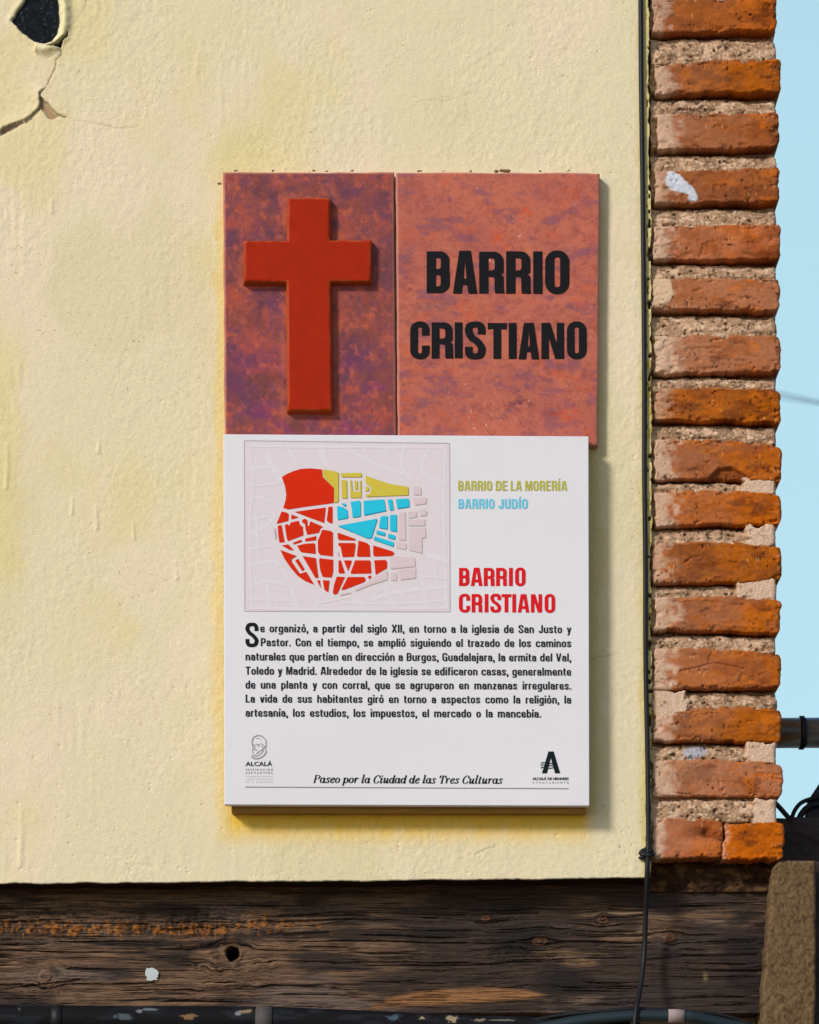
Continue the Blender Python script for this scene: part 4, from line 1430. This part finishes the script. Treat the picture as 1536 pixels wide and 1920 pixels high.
PINK = [(Z2, [[(1195, 325), (1300, 330), (1300, 440), (1195, 440)], [(1195, 490), (1380, 480), (1375, 565), (1210, 590)], [(985, 710), (1075, 690), (1080, 1095), (975, 1085)],
              [(1115, 690), (1235, 680), (1240, 755), (1120, 780)], [(1275, 650), (1350, 640), (1390, 680), (1370, 735), (1290, 750)],
              [(1115, 810), (1360, 795), (1355, 885), (1120, 885)], [(1125, 920), (1365, 915), (1370, 1055), (1315, 1060), (1315, 1280), (1130, 1235)],
              [(945, 1110), (1085, 1140), (1080, 1230), (945, 1200)]]),
        (Z4, [[(940, 400), (1290, 430), (1295, 550), (940, 585)], [(1050, 600), (1300, 580), (1300, 715), (1080, 745), (1040, 650)],
              [(945, 640), (1020, 640), (1030, 750), (945, 750)], [(720, 700), (890, 610), (890, 740), (640, 820), (430, 905), (420, 880), (590, 790)],
              [(205, 950), (360, 915), (370, 935), (210, 970)]])]


def quarter(name, data, mat, edge_name=None, edge=None, off=(1.1, 1.7)):
    fl, fe = Flat(y3), Flat(y2 - 0.00022)
    for (ox, oy, sc), polys in data:
        for p in polys:
            q = [(ox + a / sc, oy + b / sc, 1.2) for a, b in p]
            if len(p) > 12:
                q = [(a, b, .6) for a, b, _ in q]
            q = fillet(q, True, 3)
            fl.poly([q])
            fe.poly([[(a + off[0], b + off[1]) for a, b in q]])
    o = fl.build(name, mat, mp)
    if edge:
        fe.build(edge_name, edge, mp)
    return o


quarter('christian_quarter', RED, I_mapred)
quarter('jewish_quarter', BLUE, I_blue, 'printed_edge', I_blue_dk)
quarter('moorish_quarter', OLIVE, I_olive, 'printed_edge', I_olive_dk, (1.2, 1.2))
quarter('outer_blocks', PINK, I_pink, 'printed_edge', I_pink_dk, (1.1, 1.4))

fl = Flat(y3)
fl.poly([[(500 + a / 9.6, 960 + b / 9.6) for a, b in [(135, 300), (160, 300), (180, 420), (175, 500), (155, 480)]]])
fl.build('outer_block', I_pink_dk, mp)

hx = lambda x: 840 + x / 4.955
hy = lambda y: 810 + y / 4.955
fl = Flat(y3)
for wd, a, b in (('BARRIO', 95, 410), ('DE', 445, 552), ('LA', 583, 685), ('MORERÍA', 718, 1108)):
    word_fit(fl, wd, hx(a), hx(b), hy(453), hy(545), .34, .15, .18)
fl.build('heading_line', I_head1, panel)
fl = Flat(y3)
for wd, a, b in (('BARRIO', 97, 432), ('JUDÍO', 470, 742)):
    word_fit(fl, wd, hx(a), hx(b), hy(622), hy(712), .34, .15, .18)
fl.build('heading_line', I_head2, panel)
for word, boxes, sw in (('BARRIO', [(103, 200, 1262, 1430), (212, 322, 1260, 1430), (333, 434, 1262, 1430), (447, 549, 1262, 1430), (567, 603, 1262, 1430), (624, 722, 1258, 1433)], 36),
                        ('CRISTIANO', [(102, 206, 1502, 1678), (220, 320, 1505, 1675), (341, 376, 1505, 1675), (394, 494, 1502, 1678), (497, 590, 1506, 1676),
                                       (598, 633, 1506, 1676), (648, 757, 1506, 1677), (771, 875, 1507, 1677), (898, 997, 1504, 1681)], 35)):
    fl = Flat(y3)
    for ch, (a, b, t0, t1) in zip(word, boxes):
        glyph(fl, ch, hx(a), hx(b), hy(t0), hy(t1), sw / 4.955, 27 / 4.955)
    fl.build('heading_line', I_red, panel)

# body text
LINES = [('e organizó, a partir del siglo XII, en torno a la iglesia de San Justo y', 488, 1071, 1185.2),
         ('Pastor. Con el tiempo, se amplió siguiendo el trazado de los caminos', 489, 1071, 1211.4),
         ('naturales que partían en dirección a Burgos, Guadalajara, la ermita del Val,', 460.5, 1071, 1238.2),
         ('Toledo y Madrid. Alrededor de la iglesia se edificaron casas, generalmente', 460.5, 1071, 1264.8),
         ('de una planta y con corral, que se agruparon en manzanas irregulares.', 460.5, 1071, 1291.0),
         ('La vida de sus habitantes giró en torno a aspectos como la religión, la', 460.5, 1071, 1317.2),
         ('artesanía, los estudios, los impuestos, el mercado o la mancebía.', 460.5, 1014.5, 1343.6)]
XH, CAPH = 10.6, 15.0
STEM, BAR = 2.75, 2.1
_r = 2.4
_bowl = [(1.25, 5.0), (1.25, 9.6, _r), (6.05, 9.6, _r), (6.05, 1.0, _r), (1.25, 1.0, _r), (1.25, 5.2)]
SM = {
    'o': (7.3, [_bowl]), 'n': (7.3, [[(1.25, 0), (1.25, XH)], [(1.25, 6.6), (1.25, 9.6, 2.2), (6.05, 9.6, 2.2), (6.05, 0)]]),
    'm': (11.6, [[(1.25, 0), (1.25, XH)], [(1.25, 6.6), (1.25, 9.6, 2), (5.8, 9.6, 2), (5.8, 0)], [(5.8, 6.6), (5.8, 9.6, 2), (10.35, 9.6, 2), (10.35, 0)]]),
    'h': (7.3, [[(1.25, 0), (1.25, CAPH)], [(1.25, 6.6), (1.25, 9.6, 2.2), (6.05, 9.6, 2.2), (6.05, 0)]]),
    'u': (7.3, [[(6.05, 0), (6.05, XH)], [(6.05, 4), (6.05, 1.0, 2.2), (1.25, 1.0, 2.2), (1.25, XH)]]),
    'a': (7.1, [[(1.35, 7.3), (1.35, 9.6, 2), (5.8, 9.6, 2), (5.8, 0)], [(5.8, 6.0), (1.25, 6.0, 1.9), (1.25, 1.0, 1.9), (4.6, 1.0, 1.2), (5.8, 2.6)]]),
    'b': (7.3, [[(1.25, 0), (1.25, CAPH)], _bowl]), 'd': (7.3, [[(6.05, 0), (6.05, CAPH)], _bowl]),
    'p': (7.3, [[(1.25, -4), (1.25, XH)], _bowl]), 'q': (7.3, [[(6.05, -4), (6.05, XH)], _bowl]),
    'c': (7.0, [[(5.9, 6.9), (5.9, 9.6, _r), (1.25, 9.6, _r), (1.25, 1.0, _r), (5.9, 1.0, _r), (5.9, 3.7)]]),
    'e': (7.2, [[(1.25, 5.0), (6.0, 5.0), (6.0, 9.6, _r), (1.25, 9.6, _r), (1.25, 1.0, _r), (6.0, 1.0, _r), (6.0, 3.2)]]),
    'f': (4.5, [[(1.9, 0), (1.9, 14, 1.6), (4.5, 14)], [(.1, 9.7), (4.3, 9.7)]]),
    'g': (7.3, [[(6.05, XH), (6.05, -3.2, 2), (1.4, -3.2, 2), (1.4, -1.6)], _bowl]),
    'i': (2.5, [[(1.25, 0), (1.25, XH)], [(1.25, 12.6), (1.25, 15)]]), 'í': (2.5, [[(1.25, 0), (1.25, XH)], [(1.0, 12.2), (2.3, 15.2)]]),
    'j': (2.5, [[(1.25, XH), (1.25, -3.2, 1.5), (-.8, -3.2)], [(1.25, 12.6), (1.25, 15)]]),
    'l': (2.5, [[(1.25, 0), (1.25, CAPH)]]), 'r': (4.7, [[(1.25, 0), (1.25, XH)], [(1.25, 6.6), (1.25, 9.5, 2), (4.7, 9.5)]]),
    't': (4.5, [[(1.9, 13.6), (1.9, 1.0, 1.6), (4.5, 1.0)], [(.1, 9.7), (4.3, 9.7)]]),
    'v': (6.8, [[(.95, XH), (3.1, 0)], [(5.85, XH), (3.7, 0)]]),
    'y': (6.8, [[(.95, XH), (3.3, .8)], [(5.85, XH), (3.0, -2.6), (2.0, -3.3), (.7, -3.2)]]),
    'z': (6.2, [[(.4, 9.6), (5.7, 9.6)], [(5.1, 9.2), (1.1, 1.4)], [(.4, 1.0), (5.9, 1.0)]]),
    'X': (8.6, [[(1.1, 15), (7.5, 0)], [(7.5, 15), (1.1, 0)]]), 'V': (8.4, [[(1.1, 15), (3.9, 0)], [(7.3, 15), (4.5, 0)]]),
    'P': (7.9, [[(1.3, 0), (1.3, 15)], [(1.3, 14), (6.6, 14, 2.2), (6.6, 6.6, 2.2), (1.3, 6.6)]]),
    'G': (8.2, [[(6.9, 10.6), (6.9, 14, 2.6), (1.3, 14, 2.6), (1.3, 1, 2.6), (6.6, 1, 2.2), (6.9, 7), (4.2, 7)], [(6.9, 0), (6.9, 7)]]),
    '.': (2.5, [[(1.25, 0), (1.25, 2.5)]]), ',': (2.5, [[(1.25, 0), (1.25, 2.5)], [(1.7, .6), (.9, -2.6)]]),
}
SM['ó'] = (7.3, [_bowl, [(3.2, 12.2), (4.6, 15.2)]])
SG = 1.35


def sm_width(word, k):
    return sum((SM[c][0] if c in SM else CAPW[c]) for c in word) * k + SG * k * (len(word) - 1)


CAPW = dict(S=8.0, I=2.7, J=6.6, C=8.0, B=8.0, T=8.0, M=10.2, A=9.0, L=6.6, s=6.7)


def sm_word(fl, word, x, base, k):
    for c in word:
        b = base + tilt(x)
        if c in SM:
            w, st = SM[c]
            for p in st:
                q = [(x + a[0] * k, b - a[1]) + tuple(a[2:]) for a in p]
                q = fillet(q, False, 5)
                fl.stroke(q if len(q) > 2 else dense(q, 4), STEM, lambda d: math.hypot(STEM * 1.08 * d[1], BAR * d[0]))
        else:
            w = CAPW[c]
            h = XH + .2 if c == 's' else CAPH
            glyph(fl, c.upper(), x, x + w * k, b - h, b, STEM * 1.1, BAR)
        x += (w + SG) * k


tilt = lambda x: 2.0 * (x - 460) / 611
fl = Flat(y3)
for text, xa, xb, base in LINES:
    words = text.split()
    k = 1.15
    tot = sum(sm_width(w, k) for w in words)
    gap = (xb - xa - tot) / (len(words) - 1)
    if gap < 4.2:
        k *= (xb - xa - 4.2 * (len(words) - 1)) / tot
        gap = 4.2
    x = xa
    for w in words:
        sm_word(fl, w, x, base, k)
        x += sm_width(w, k) + gap
par = fl.build('paragraph', I_text, panel)
fl = Flat(y3)
glyph(fl, 'S', 460.3, 484.6, 1167.5, 1213.3, 7.5, 6.6)
fl.build('drop_cap', I_black, panel)

# italic line, drawn as broad strokes
IT = {
    'o': (.82, [[('c', .40, .5, .33, .5)]]), 'a': (.92, [[('c', .36, .5, .30, .5)], [(.74, 1.0), (.70, .4), (.70, .12), (.80, .0), (.95, .18)]]),
    'd': (.92, [[('c', .36, .5, .30, .5)], [(.74, 1.6), (.72, .8), (.70, .12), (.80, .0), (.95, .18)]]),
    'e': (.76, [[(.12, .50), (.42, .54), (.64, .76), (.56, .98), (.38, .98), (.14, .66), (.12, .3), (.32, .0), (.54, .05), (.72, .26)]]),
    's': (.66, [[(.60, .78), (.50, .98), (.30, .98), (.18, .78), (.34, .54), (.50, .34), (.48, .10), (.30, 0), (.12, .04), (.05, .24)]]),
    'p': (.92, [[(.0, .8), (.14, .98), (.20, .9), (.18, .2), (.18, -.5)], [(.0, -.5), (.38, -.5)], [('c', .52, .5, .30, .5)]]),
    'r': (.72, [[(.0, .8), (.13, .98), (.19, .9), (.18, .4), (.18, 0)], [(.2, .55), (.36, .92), (.56, .98), (.62, .82)]]),
    'l': (.46, [[(.02, 1.55), (.2, 1.6), (.18, .8), (.16, .14), (.26, 0), (.42, .18)]]),
    'i': (.46, [[(.0, .8), (.14, .98), (.19, .9), (.16, .14), (.26, 0), (.42, .18)], [(.2, 1.28), (.2, 1.52)]]),
    'u': (.96, [[(.0, .8), (.13, .98), (.19, .9), (.16, .2), (.30, 0), (.50, .2), (.66, .6)], [(.72, 1.0), (.70, .14), (.80, 0), (.96, .18)]]),
    't': (.56, [[(.24, 1.36), (.20, .7), (.18, .14), (.28, 0), (.46, .16)], [(.02, .96), (.46, .96)]]),
    'P': (1.12, [[(.30, 1.5), (.28, .0)], [(.06, 0), (.54, 0)], [(.08, 1.5), (.62, 1.5), (.98, 1.34), (1.0, 1.05), (.82, .8), (.32, .74)]]),
    'C': (1.1, [[(1.02, 1.05), (1.0, 1.4), (.68, 1.54), (.30, 1.25), (.14, .7), (.26, .15), (.58, -.03), (.86, .1), (1.0, .4)]]),
    'T': (1.1, [[(.58, 1.5), (.56, 0)], [(.32, 0), (.82, 0)], [(.08, 1.1), (.14, 1.48), (.58, 1.5), (1.02, 1.48), (1.08, 1.1)]]),
}


def italic_line(fl, text, x0, x1, base0, base1, xh):
    adv = [IT[c][0] + .13 if c != ' ' else .5 for c in text]
    u = (x1 - x0 - .22 * xh * 1) / sum(adv)
    x = x0
    for c, a in zip(text, adv):
        if c != ' ':
            base = lerp(base0, base1, (x - x0) / (x1 - x0))
            for st in IT[c][1]:
                if st[0][0] == 'c':
                    _, cx, cy, rx, ry = st[0]
                    pts = [(cx + rx * math.cos(k * math.pi / 12), cy + ry * math.sin(k * math.pi / 12)) for k in range(25)]
                else:
                    pts = spline(st, 6) if len(st) > 2 else dense(st, .1)
                P = [(x + p[0] * u + .24 * p[1] * xh, base - p[1] * xh) for p in pts]
                fl.stroke(P, 1, lambda d: 0.8 + 2.0 * abs(d[1]) ** 2)
        x += a * u


fl = Flat(y3)
italic_line(fl, 'Paseo por la Ciudad de las Tres Culturas', 586.5, 944, 1467.6, 1469.4, 9.4)
fl.build('italic_line', I_black, panel)
fl = Flat(y3)
fl.stroke(dense([(459.5, 1475.6), (1066.5, 1478.7)], 30), 1.5)
fl.build('ruled_line', I_rule, panel)

# emblem on the left: engraved bearded head above small lettering
qx = lambda x: 450 + x / 17.45
qy = lambda y: 1370 + y / 17.45
fl = Flat(y3)
for pts, w in (([(425, 560), (398, 430), (400, 330), (440, 235), (530, 172), (640, 158), (750, 205), (835, 300), (862, 410), (850, 520), (825, 610)], 1.9),
               ([(375, 825), (430, 895), (530, 920), (680, 880), (795, 790), (855, 700), (835, 630)], 2.2),
               ([(500, 850), (600, 800), (700, 730), (770, 640)], 1.2), ([(445, 440), (470, 470), (500, 470)], 1.6), ([(535, 455), (590, 445), (650, 465)], 1.6),
               ([(490, 470), (470, 560), (500, 590)], 1.0), ([(395, 615), (450, 600), (510, 625), (560, 640)], 1.5), ([(415, 640), (420, 720), (470, 800), (520, 810)], 1.3),
               ([(690, 400), (720, 480), (750, 590), (700, 640), (600, 700), (530, 760)], 1.4), ([(760, 450), (800, 520), (760, 600)], 1.2),
               ([(520, 260), (620, 250), (690, 310)], .8), ([(560, 500), (640, 500)], .9), ([(400, 800), (480, 860)], 1.2)):
    fl.stroke(spline([(qx(a), qy(b)) for a, b in pts], 5), w)
emb = fl.build('portrait_emblem', I_grey, panel)
fl = Flat(y3)
font_fit(fl, 'ALCALÁ', 460.6, 510.6, 1436.2, 8.3, .32)
fl.build('emblem_name', I_text, emb)
fl = Flat(y3)
font_spread(fl, 'INSPIRACIÓN', 461, 511, 1444.9, 4.0, .12)
font_spread(fl, 'CERVANTINA', 461, 511, 1450.9, 4.0, .12)
fl.build('emblem_motto', I_rule, emb)
fl = Flat(y3)
font_spread(fl, 'PATRIMONIO MUNDIAL', 461, 511, 1457.2, 2.4)
font_spread(fl, 'CIUDAD UNIVERSITARIA', 461, 511, 1462.4, 2.4)
font_spread(fl, 'DE LA HUMANIDAD', 461, 511, 1467.4, 2.6)
fl.build('emblem_small_print', I_grey, emb)

# emblem on the right: letter A crossed by three waves
ax_ = lambda x: 980 + x / 15.36
ay_ = lambda y: 1395 + y / 15.36
fl = Flat(y3)
cv_ = lambda L: [(ax_(a), ay_(b)) for a, b in L]
fl.poly([cv_([(745, 215), (895, 215), (1085, 845), (935, 845), (862, 590), (815, 400), (768, 590), (700, 845), (555, 845)])])
for y in (545, 610, 680):
    fl.stroke(spline(cv_([(522, y + 18), (570, y - 8), (640, y - 6), (720, y + 12), (800, y + 18), (870, y + 4), (905, y - 8)]), 6), 1.7)
emb2 = fl.build('letter_emblem', I_emblem, panel)
fl = Flat(y3)
font_fit(fl, 'ALCALÁ DE HENARES', 998.8, 1066.4, 1462.4, 5.0, .3)
fl.build('emblem_name', I_text, emb2)
fl = Flat(y3)
font_spread(fl, 'AYUNTAMIENTO', 999, 1066.5, 1469.2, 3.8, .1)
fl.build('emblem_motto', I_rule, emb2)

# ------------------------------------------------------------------ cables
def P3(L):
    return [tuple(at(a, b, y)) for a, b, y in L]


cab = thing('black_cable', 'thin black cable running down the wall beside the brick pier', 'cable', at(1203, 0, -0.003))
pts = P3([(1197, -700, -.003), (1199, -300, -.003), (1201.5, 0, -.003), (1202.5, 150, -.0035), (1205, 330, -.003), (1207, 520, -.003), (1208.5, 700, -.0032),
          (1208.5, 880, -.003), (1210.5, 1060, -.003), (1211, 1240, -.0032), (1214.5, 1420, -.003), (1216, 1560, -.003), (1215, 1600, -.004), (1213, 1650, -.002),
          (1211, 1720, .012), (1208, 1790, .016), (1201, 1850, .0), (1194, 1888, -.018), (1190, 1925, -.024), (1188, 1990, -.020)])
link('cable_run', tube_mesh('cable_run', spline(pts, 10), 0.0030, 12), M_cable, cab)
clip = []
for dx, dy, r in ((-6, -4, 6), (0, 0, 8), (5, 2, 7), (-7, 6, 5), (7, -6, 5), (2, 9, 5), (-2, -9, 5)):
    clip.append((1212 + dx, 1602 + dy, r, -0.004))
crumbs('cable_clip', clip, M_cable, cab)

M_oldpipe = surf('black_painted_pipe', rough=0.7, spec=.08, var=.15, var_scale=200, bump=.3, bump_scale=300)


def lying_pipe(name, pts, rad, mat, parent, seg=28, chips=None, per=30):
    me = tube_mesh(name, spline(pts, per), rad, seg)
    n = len(me.vertices)
    co = np.empty(n * 3, np.float32)
    me.vertices.foreach_get('co', co)
    co = co.reshape(-1, 3)
    ppx = co[:, 0] / ((D + co[:, 1]) / D) * 1536 + 768
    ppy = 960 - 1536 * ((co[:, 2] - ZC) / ((D + co[:, 1]) / D) + ZC)
    c = np.zeros((n, 3)) + lin((20, 20, 22))
    c = mixc(c, lin((30, 33, 36)), sstep(.1, .5, fbm(ppx / 50, ppy / 12, 501, 3)))
    if chips:
        c = chips(ppx, ppy, c)
    a_ = me.attributes.new('Col', 'FLOAT_COLOR', 'POINT')
    q = np.ones((n, 4), np.float32)
    q[:, :3] = np.clip(c / K, .004, .8)
    a_.data.foreach_set('color', q.ravel())
    return link(name, me, mat, parent)


def chips1(x, y, c):
    for (cx, cy, rx, ry, col_) in ((282, 1893, 14, 3.0, (120, 126, 132)), (262, 1896, 7, 3.0, (130, 132, 132)), (232, 1908, 20, 6, (92, 102, 108)),
                                   (354, 1906, 15, 6, (150, 116, 76)), (462, 1897, 14, 4, (160, 138, 104)), (446, 1901, 6, 5, (150, 150, 150)),
                                   (740, 1908, 13, 7, (80, 100, 112)), (792, 1909, 6, 3, (200, 180, 130)), (848, 1911, 11, 6, (180, 162, 130)),
                                   (900, 1913, 16, 3, (150, 138, 112)), (938, 1913, 34, 1.8, (140, 132, 116)), (36, 1892, 3, 3, (90, 90, 90))):
        d = np.hypot((x - cx) / rx, (y - cy) / ry) + .7 * fbm(x / 6, y / 3, 505, 3)
        c = mixc(c, lin(col_) * .7, .85 * sstep(1.1, .6, d))
    return c


old = thing('painted_pipe', 'old black pipe with chipped paint lying along the lower edge of the beam', 'pipe', at(500, 1915, 0.0))
lying_pipe('pipe_tube', P3([(-2600, 1912, .004), (-800, 1912, .004), (-40, 1911, .004), (250, 1913, .004), (480, 1914, .004), (700, 1922, .004), (860, 1930, .004), (1000, 1934, .004), (1180, 1940, .004)]),
           26.5 / 1536, M_oldpipe, old, 110, chips1, 200)
M_tape = surf('grey_tape', alb(74, 66, 64), rough=.7, var=.2, var_scale=200)
link('tape_band', tube_mesh('tape_band', P3([(480, 1914, .004), (496, 1914.3, .004), (511, 1914.6, .004)]), 28.5 / 1536, 40), M_tape, old)
link('pipe_socket', tube_mesh('pipe_socket', P3([(98, 1911.5, .004), (108, 1911.5, .004), (118, 1911.6, .004)]), 27.8 / 1536, 40), M_cable, old)

con = thing('grey_conduit', 'dark grey conduit with a pale tape band at the bottom of the beam', 'conduit', at(1200, 1905, 0.0))
M_cond = surf('dark_grey_plastic', alb(34, 46, 50), rough=.4, spec=.25, var=.1, var_scale=80)
link('conduit_tube', tube_mesh('conduit_tube', spline(P3([(1010, 1930, -.012), (1080, 1916, -.012), (1160, 1907, -.012), (1230, 1905, -.012), (1285, 1906, -.012), (1310, 1910, -.010), (1400, 1930, .006)]), 10),
                               11.5 / 1536, 20), M_cond, con)
M_band = surf('pale_tape', alb(140, 126, 120), rough=.7, var=.2, var_scale=150)
link('tape_band', tube_mesh('tape_band', P3([(1253, 1905.3, -.012), (1268, 1905.5, -.012), (1283, 1905.9, -.012)]), 13.2 / 1536, 24), M_band, con)
c2 = link('thin_cable', tube_mesh('thin_cable', spline(P3([(980, 1916, -.004), (1060, 1903, -.004), (1130, 1896, -.006), (1190, 1892, -.006), (1290, 1897, .0), (1360, 1905, .004), (1420, 1926, .006)]), 8), 3.6 / 1536, 10), M_cable)
tag(c2, 'thin black cable looping above the grey conduit at the bottom', 'cable')

# white fleck stuck on the beam
fm = bpy.data.meshes.new('paint_fleck')
pp = [(273, 1819), (276, 1815), (281, 1816), (285, 1814), (291, 1817), (297, 1821), (298, 1826), (296, 1829), (297, 1833), (293, 1834), (297, 1838), (288, 1838), (282, 1840), (274, 1838), (276, 1833), (272, 1828)]
prism('paint_fleck', pp[::-1], BEAM_Y - 0.0028, BEAM_Y + 0.002, ink('white_fleck', 182, 190, 188, rough=.9), None, 0.0006)
tag(bpy.data.objects['paint_fleck'], 'small white scrap of plaster stuck to the dark beam', 'plaster scrap')

# ------------------------------------------------------------------ speckled post at the right
PX, PY = grid(1430, 1531, 1613, 2100, 1.3)
t = (PX - 1430) / 101
xl = np.interp(PY, [1613, 1625, 1650, 1700, 1780, 1850, 1920, 2100], [1462, 1452, 1446, 1443, 1437, 1431, 1430, 1428]) + 2.5 * fbm(PY / 14, PY * 0, 521, 3)
xr = 1531 - 1.0 * fbm(PY / 30, PY * 0, 522, 3) - 3 * sstep(1840, 1960, PY)
PX = lerp(xl, xr, t)
e = np.minimum(np.minimum(PX - xl, xr - PX), PY - 1613)
ed = np.clip(1 - e / 8, 0, 1)
h = -0.005 * (1 - np.sqrt(np.clip(1 - ed ** 2, 0, 1))) + 0.0012 * fbm(PX / 6, PY / 7, 525, 4) + 0.001 * fbm(PX / 40, PY / 60, 529, 2)
c = np.zeros(PX.shape + (3,)) + lin((102, 82, 56))
c = mixc(c, lin((84, 66, 44)), sstep(.0, .5, fbm(PX / 7, PY / 9, 531, 4, .65)))
c = mixc(c, lin((120, 98, 68)), .5 * sstep(.1, .45, fbm(PX / 8, PY / 12, 535, 4, .65)))
c = mixc(c, lin((66, 48, 30)), .6 * sstep(.45, .65, vnoise(PX / 4, PY / 5, 539)))
post = relief('stone_post', PX, PY, h, np.clip(c / K, .004, .8), 0.010, 0.12, M_stone)
tag(post, 'speckled brown stone post standing at the right end of the dark beam', 'post')
b2 = at(1534, 1613, 0.05)
dk = link('dark_board', box_mesh('dark_board', float(at(1529, 0, .05)[0]), float(at(1700, 0, .05)[0]), 0.06, 0.2, -1.2, float(b2[2]), .002), M_darkwood)
tag(dk, 'dark timber board just right of the speckled stone post', 'timber')

# ------------------------------------------------------------------ beyond the pier
y_ = 0.13
a0, a1 = at(1440, 1536, y_), at(2300, 1622, y_)
PX, PY = grid(1430, 2200, 1533, 1640, 4)
PY = PY + 2.5 * fbm(PX / 30, PY / 200, 541, 3) * (PY < 1540)
h = 0.006 * fbm(PX / 30, PY / 22, 545, 4) + 0.002 * fbm(PX / 9, PY / 8, 549, 3)
c = np.zeros(PX.shape + (3,)) + lin((64, 54, 52))
c = mixc(c, lin((38, 32, 32)), sstep(-.1, .4, fbm(PX / 34, PY / 20, 551, 4)))
eave = relief('eave_beam', PX, PY, h, np.clip(c / K, .004, .8), y_, 0.26, M_darkwood)
tag(eave, 'dark rough beam jutting out to the right behind the brick pier', 'beam')

pipe = thing('drain_pipe', 'shiny grey horizontal pipe with a black strap against the sky', 'pipe', at(1465, 1374, 0.18))
yz = 0.20
sc = (D + yz) / D
pr = 28.2 / 1536 * sc
c0 = at(1440, 1374.5, yz)
link('pipe_tube', tube_mesh('pipe_tube', [tuple(c0), (c0[0] + .2, c0[1], c0[2] + .001), (c0[0] + .8, c0[1], c0[2] + .004)], pr, 48), M_pipe, pipe)
c1 = at(1499, 1374, yz)
M_strap = surf('black_strap', alb(22, 22, 25), rough=.6, var=.1)
link('strap', tube_mesh('strap', [(c1[0], yz, c1[2]), (c1[0] + 8.5 / 1536 * sc, yz, c1[2])], pr + .0022, 48), M_strap, pipe)

# dark cable loop and bracket above the eave beam
yl = 0.16
loop = thing('cable_loop', 'black cable looping over the dark beam at the right edge', 'cable', at(1500, 1535, yl))
W = lambda L: [tuple(at(a, b, yl)) for a, b in L]
link('loop_tube', tube_mesh('loop_tube', spline(W([(1478, 1560), (1484, 1537), (1491, 1519), (1502, 1506), (1518, 1499), (1540, 1494), (1580, 1492), (1700, 1500)]), 8), 4.2 / 1536, 12), M_cable, loop)
link('loop_tube', tube_mesh('loop_tube', spline(W([(1494, 1548), (1503, 1527), (1517, 1513), (1540, 1508), (1600, 1512), (1700, 1522)]), 8), 6.2 / 1536, 12), M_cable, loop)
link('loop_tube', tube_mesh('loop_tube', spline(W([(1440, 1492), (1462, 1514), (1480, 1534), (1500, 1548)]), 8), 5.0 / 1536, 12), M_cable, loop)
br = prism('cable_bracket', [(1516, 1500), (1538, 1467), (1640, 1440), (1640, 1545), (1508, 1545)], 0.165, 0.18, M_cable, None, 0.001)
tag(br, 'black sloping bracket behind the cable loop at the right edge', 'bracket')

# two far overhead wires
for (ya, yb, r) in ((738, 753, .010), (746, 757, .008)):
    yy = 9.0
    o = link('overhead_wire', tube_mesh('overhead_wire', [tuple(at(-2500, ya - 500, yy)), tuple(at(1466, ya, yy)), tuple(at(1536, yb, yy)), tuple(at(4200, yb + 260, yy))], r * .28, 8),
             surf('far_wire', alb(60, 70, 76), rough=.8, var=0))
    tag(o, 'faint thin overhead wire crossing the sky right of the pier', 'wire', 'overhead wires in the sky')
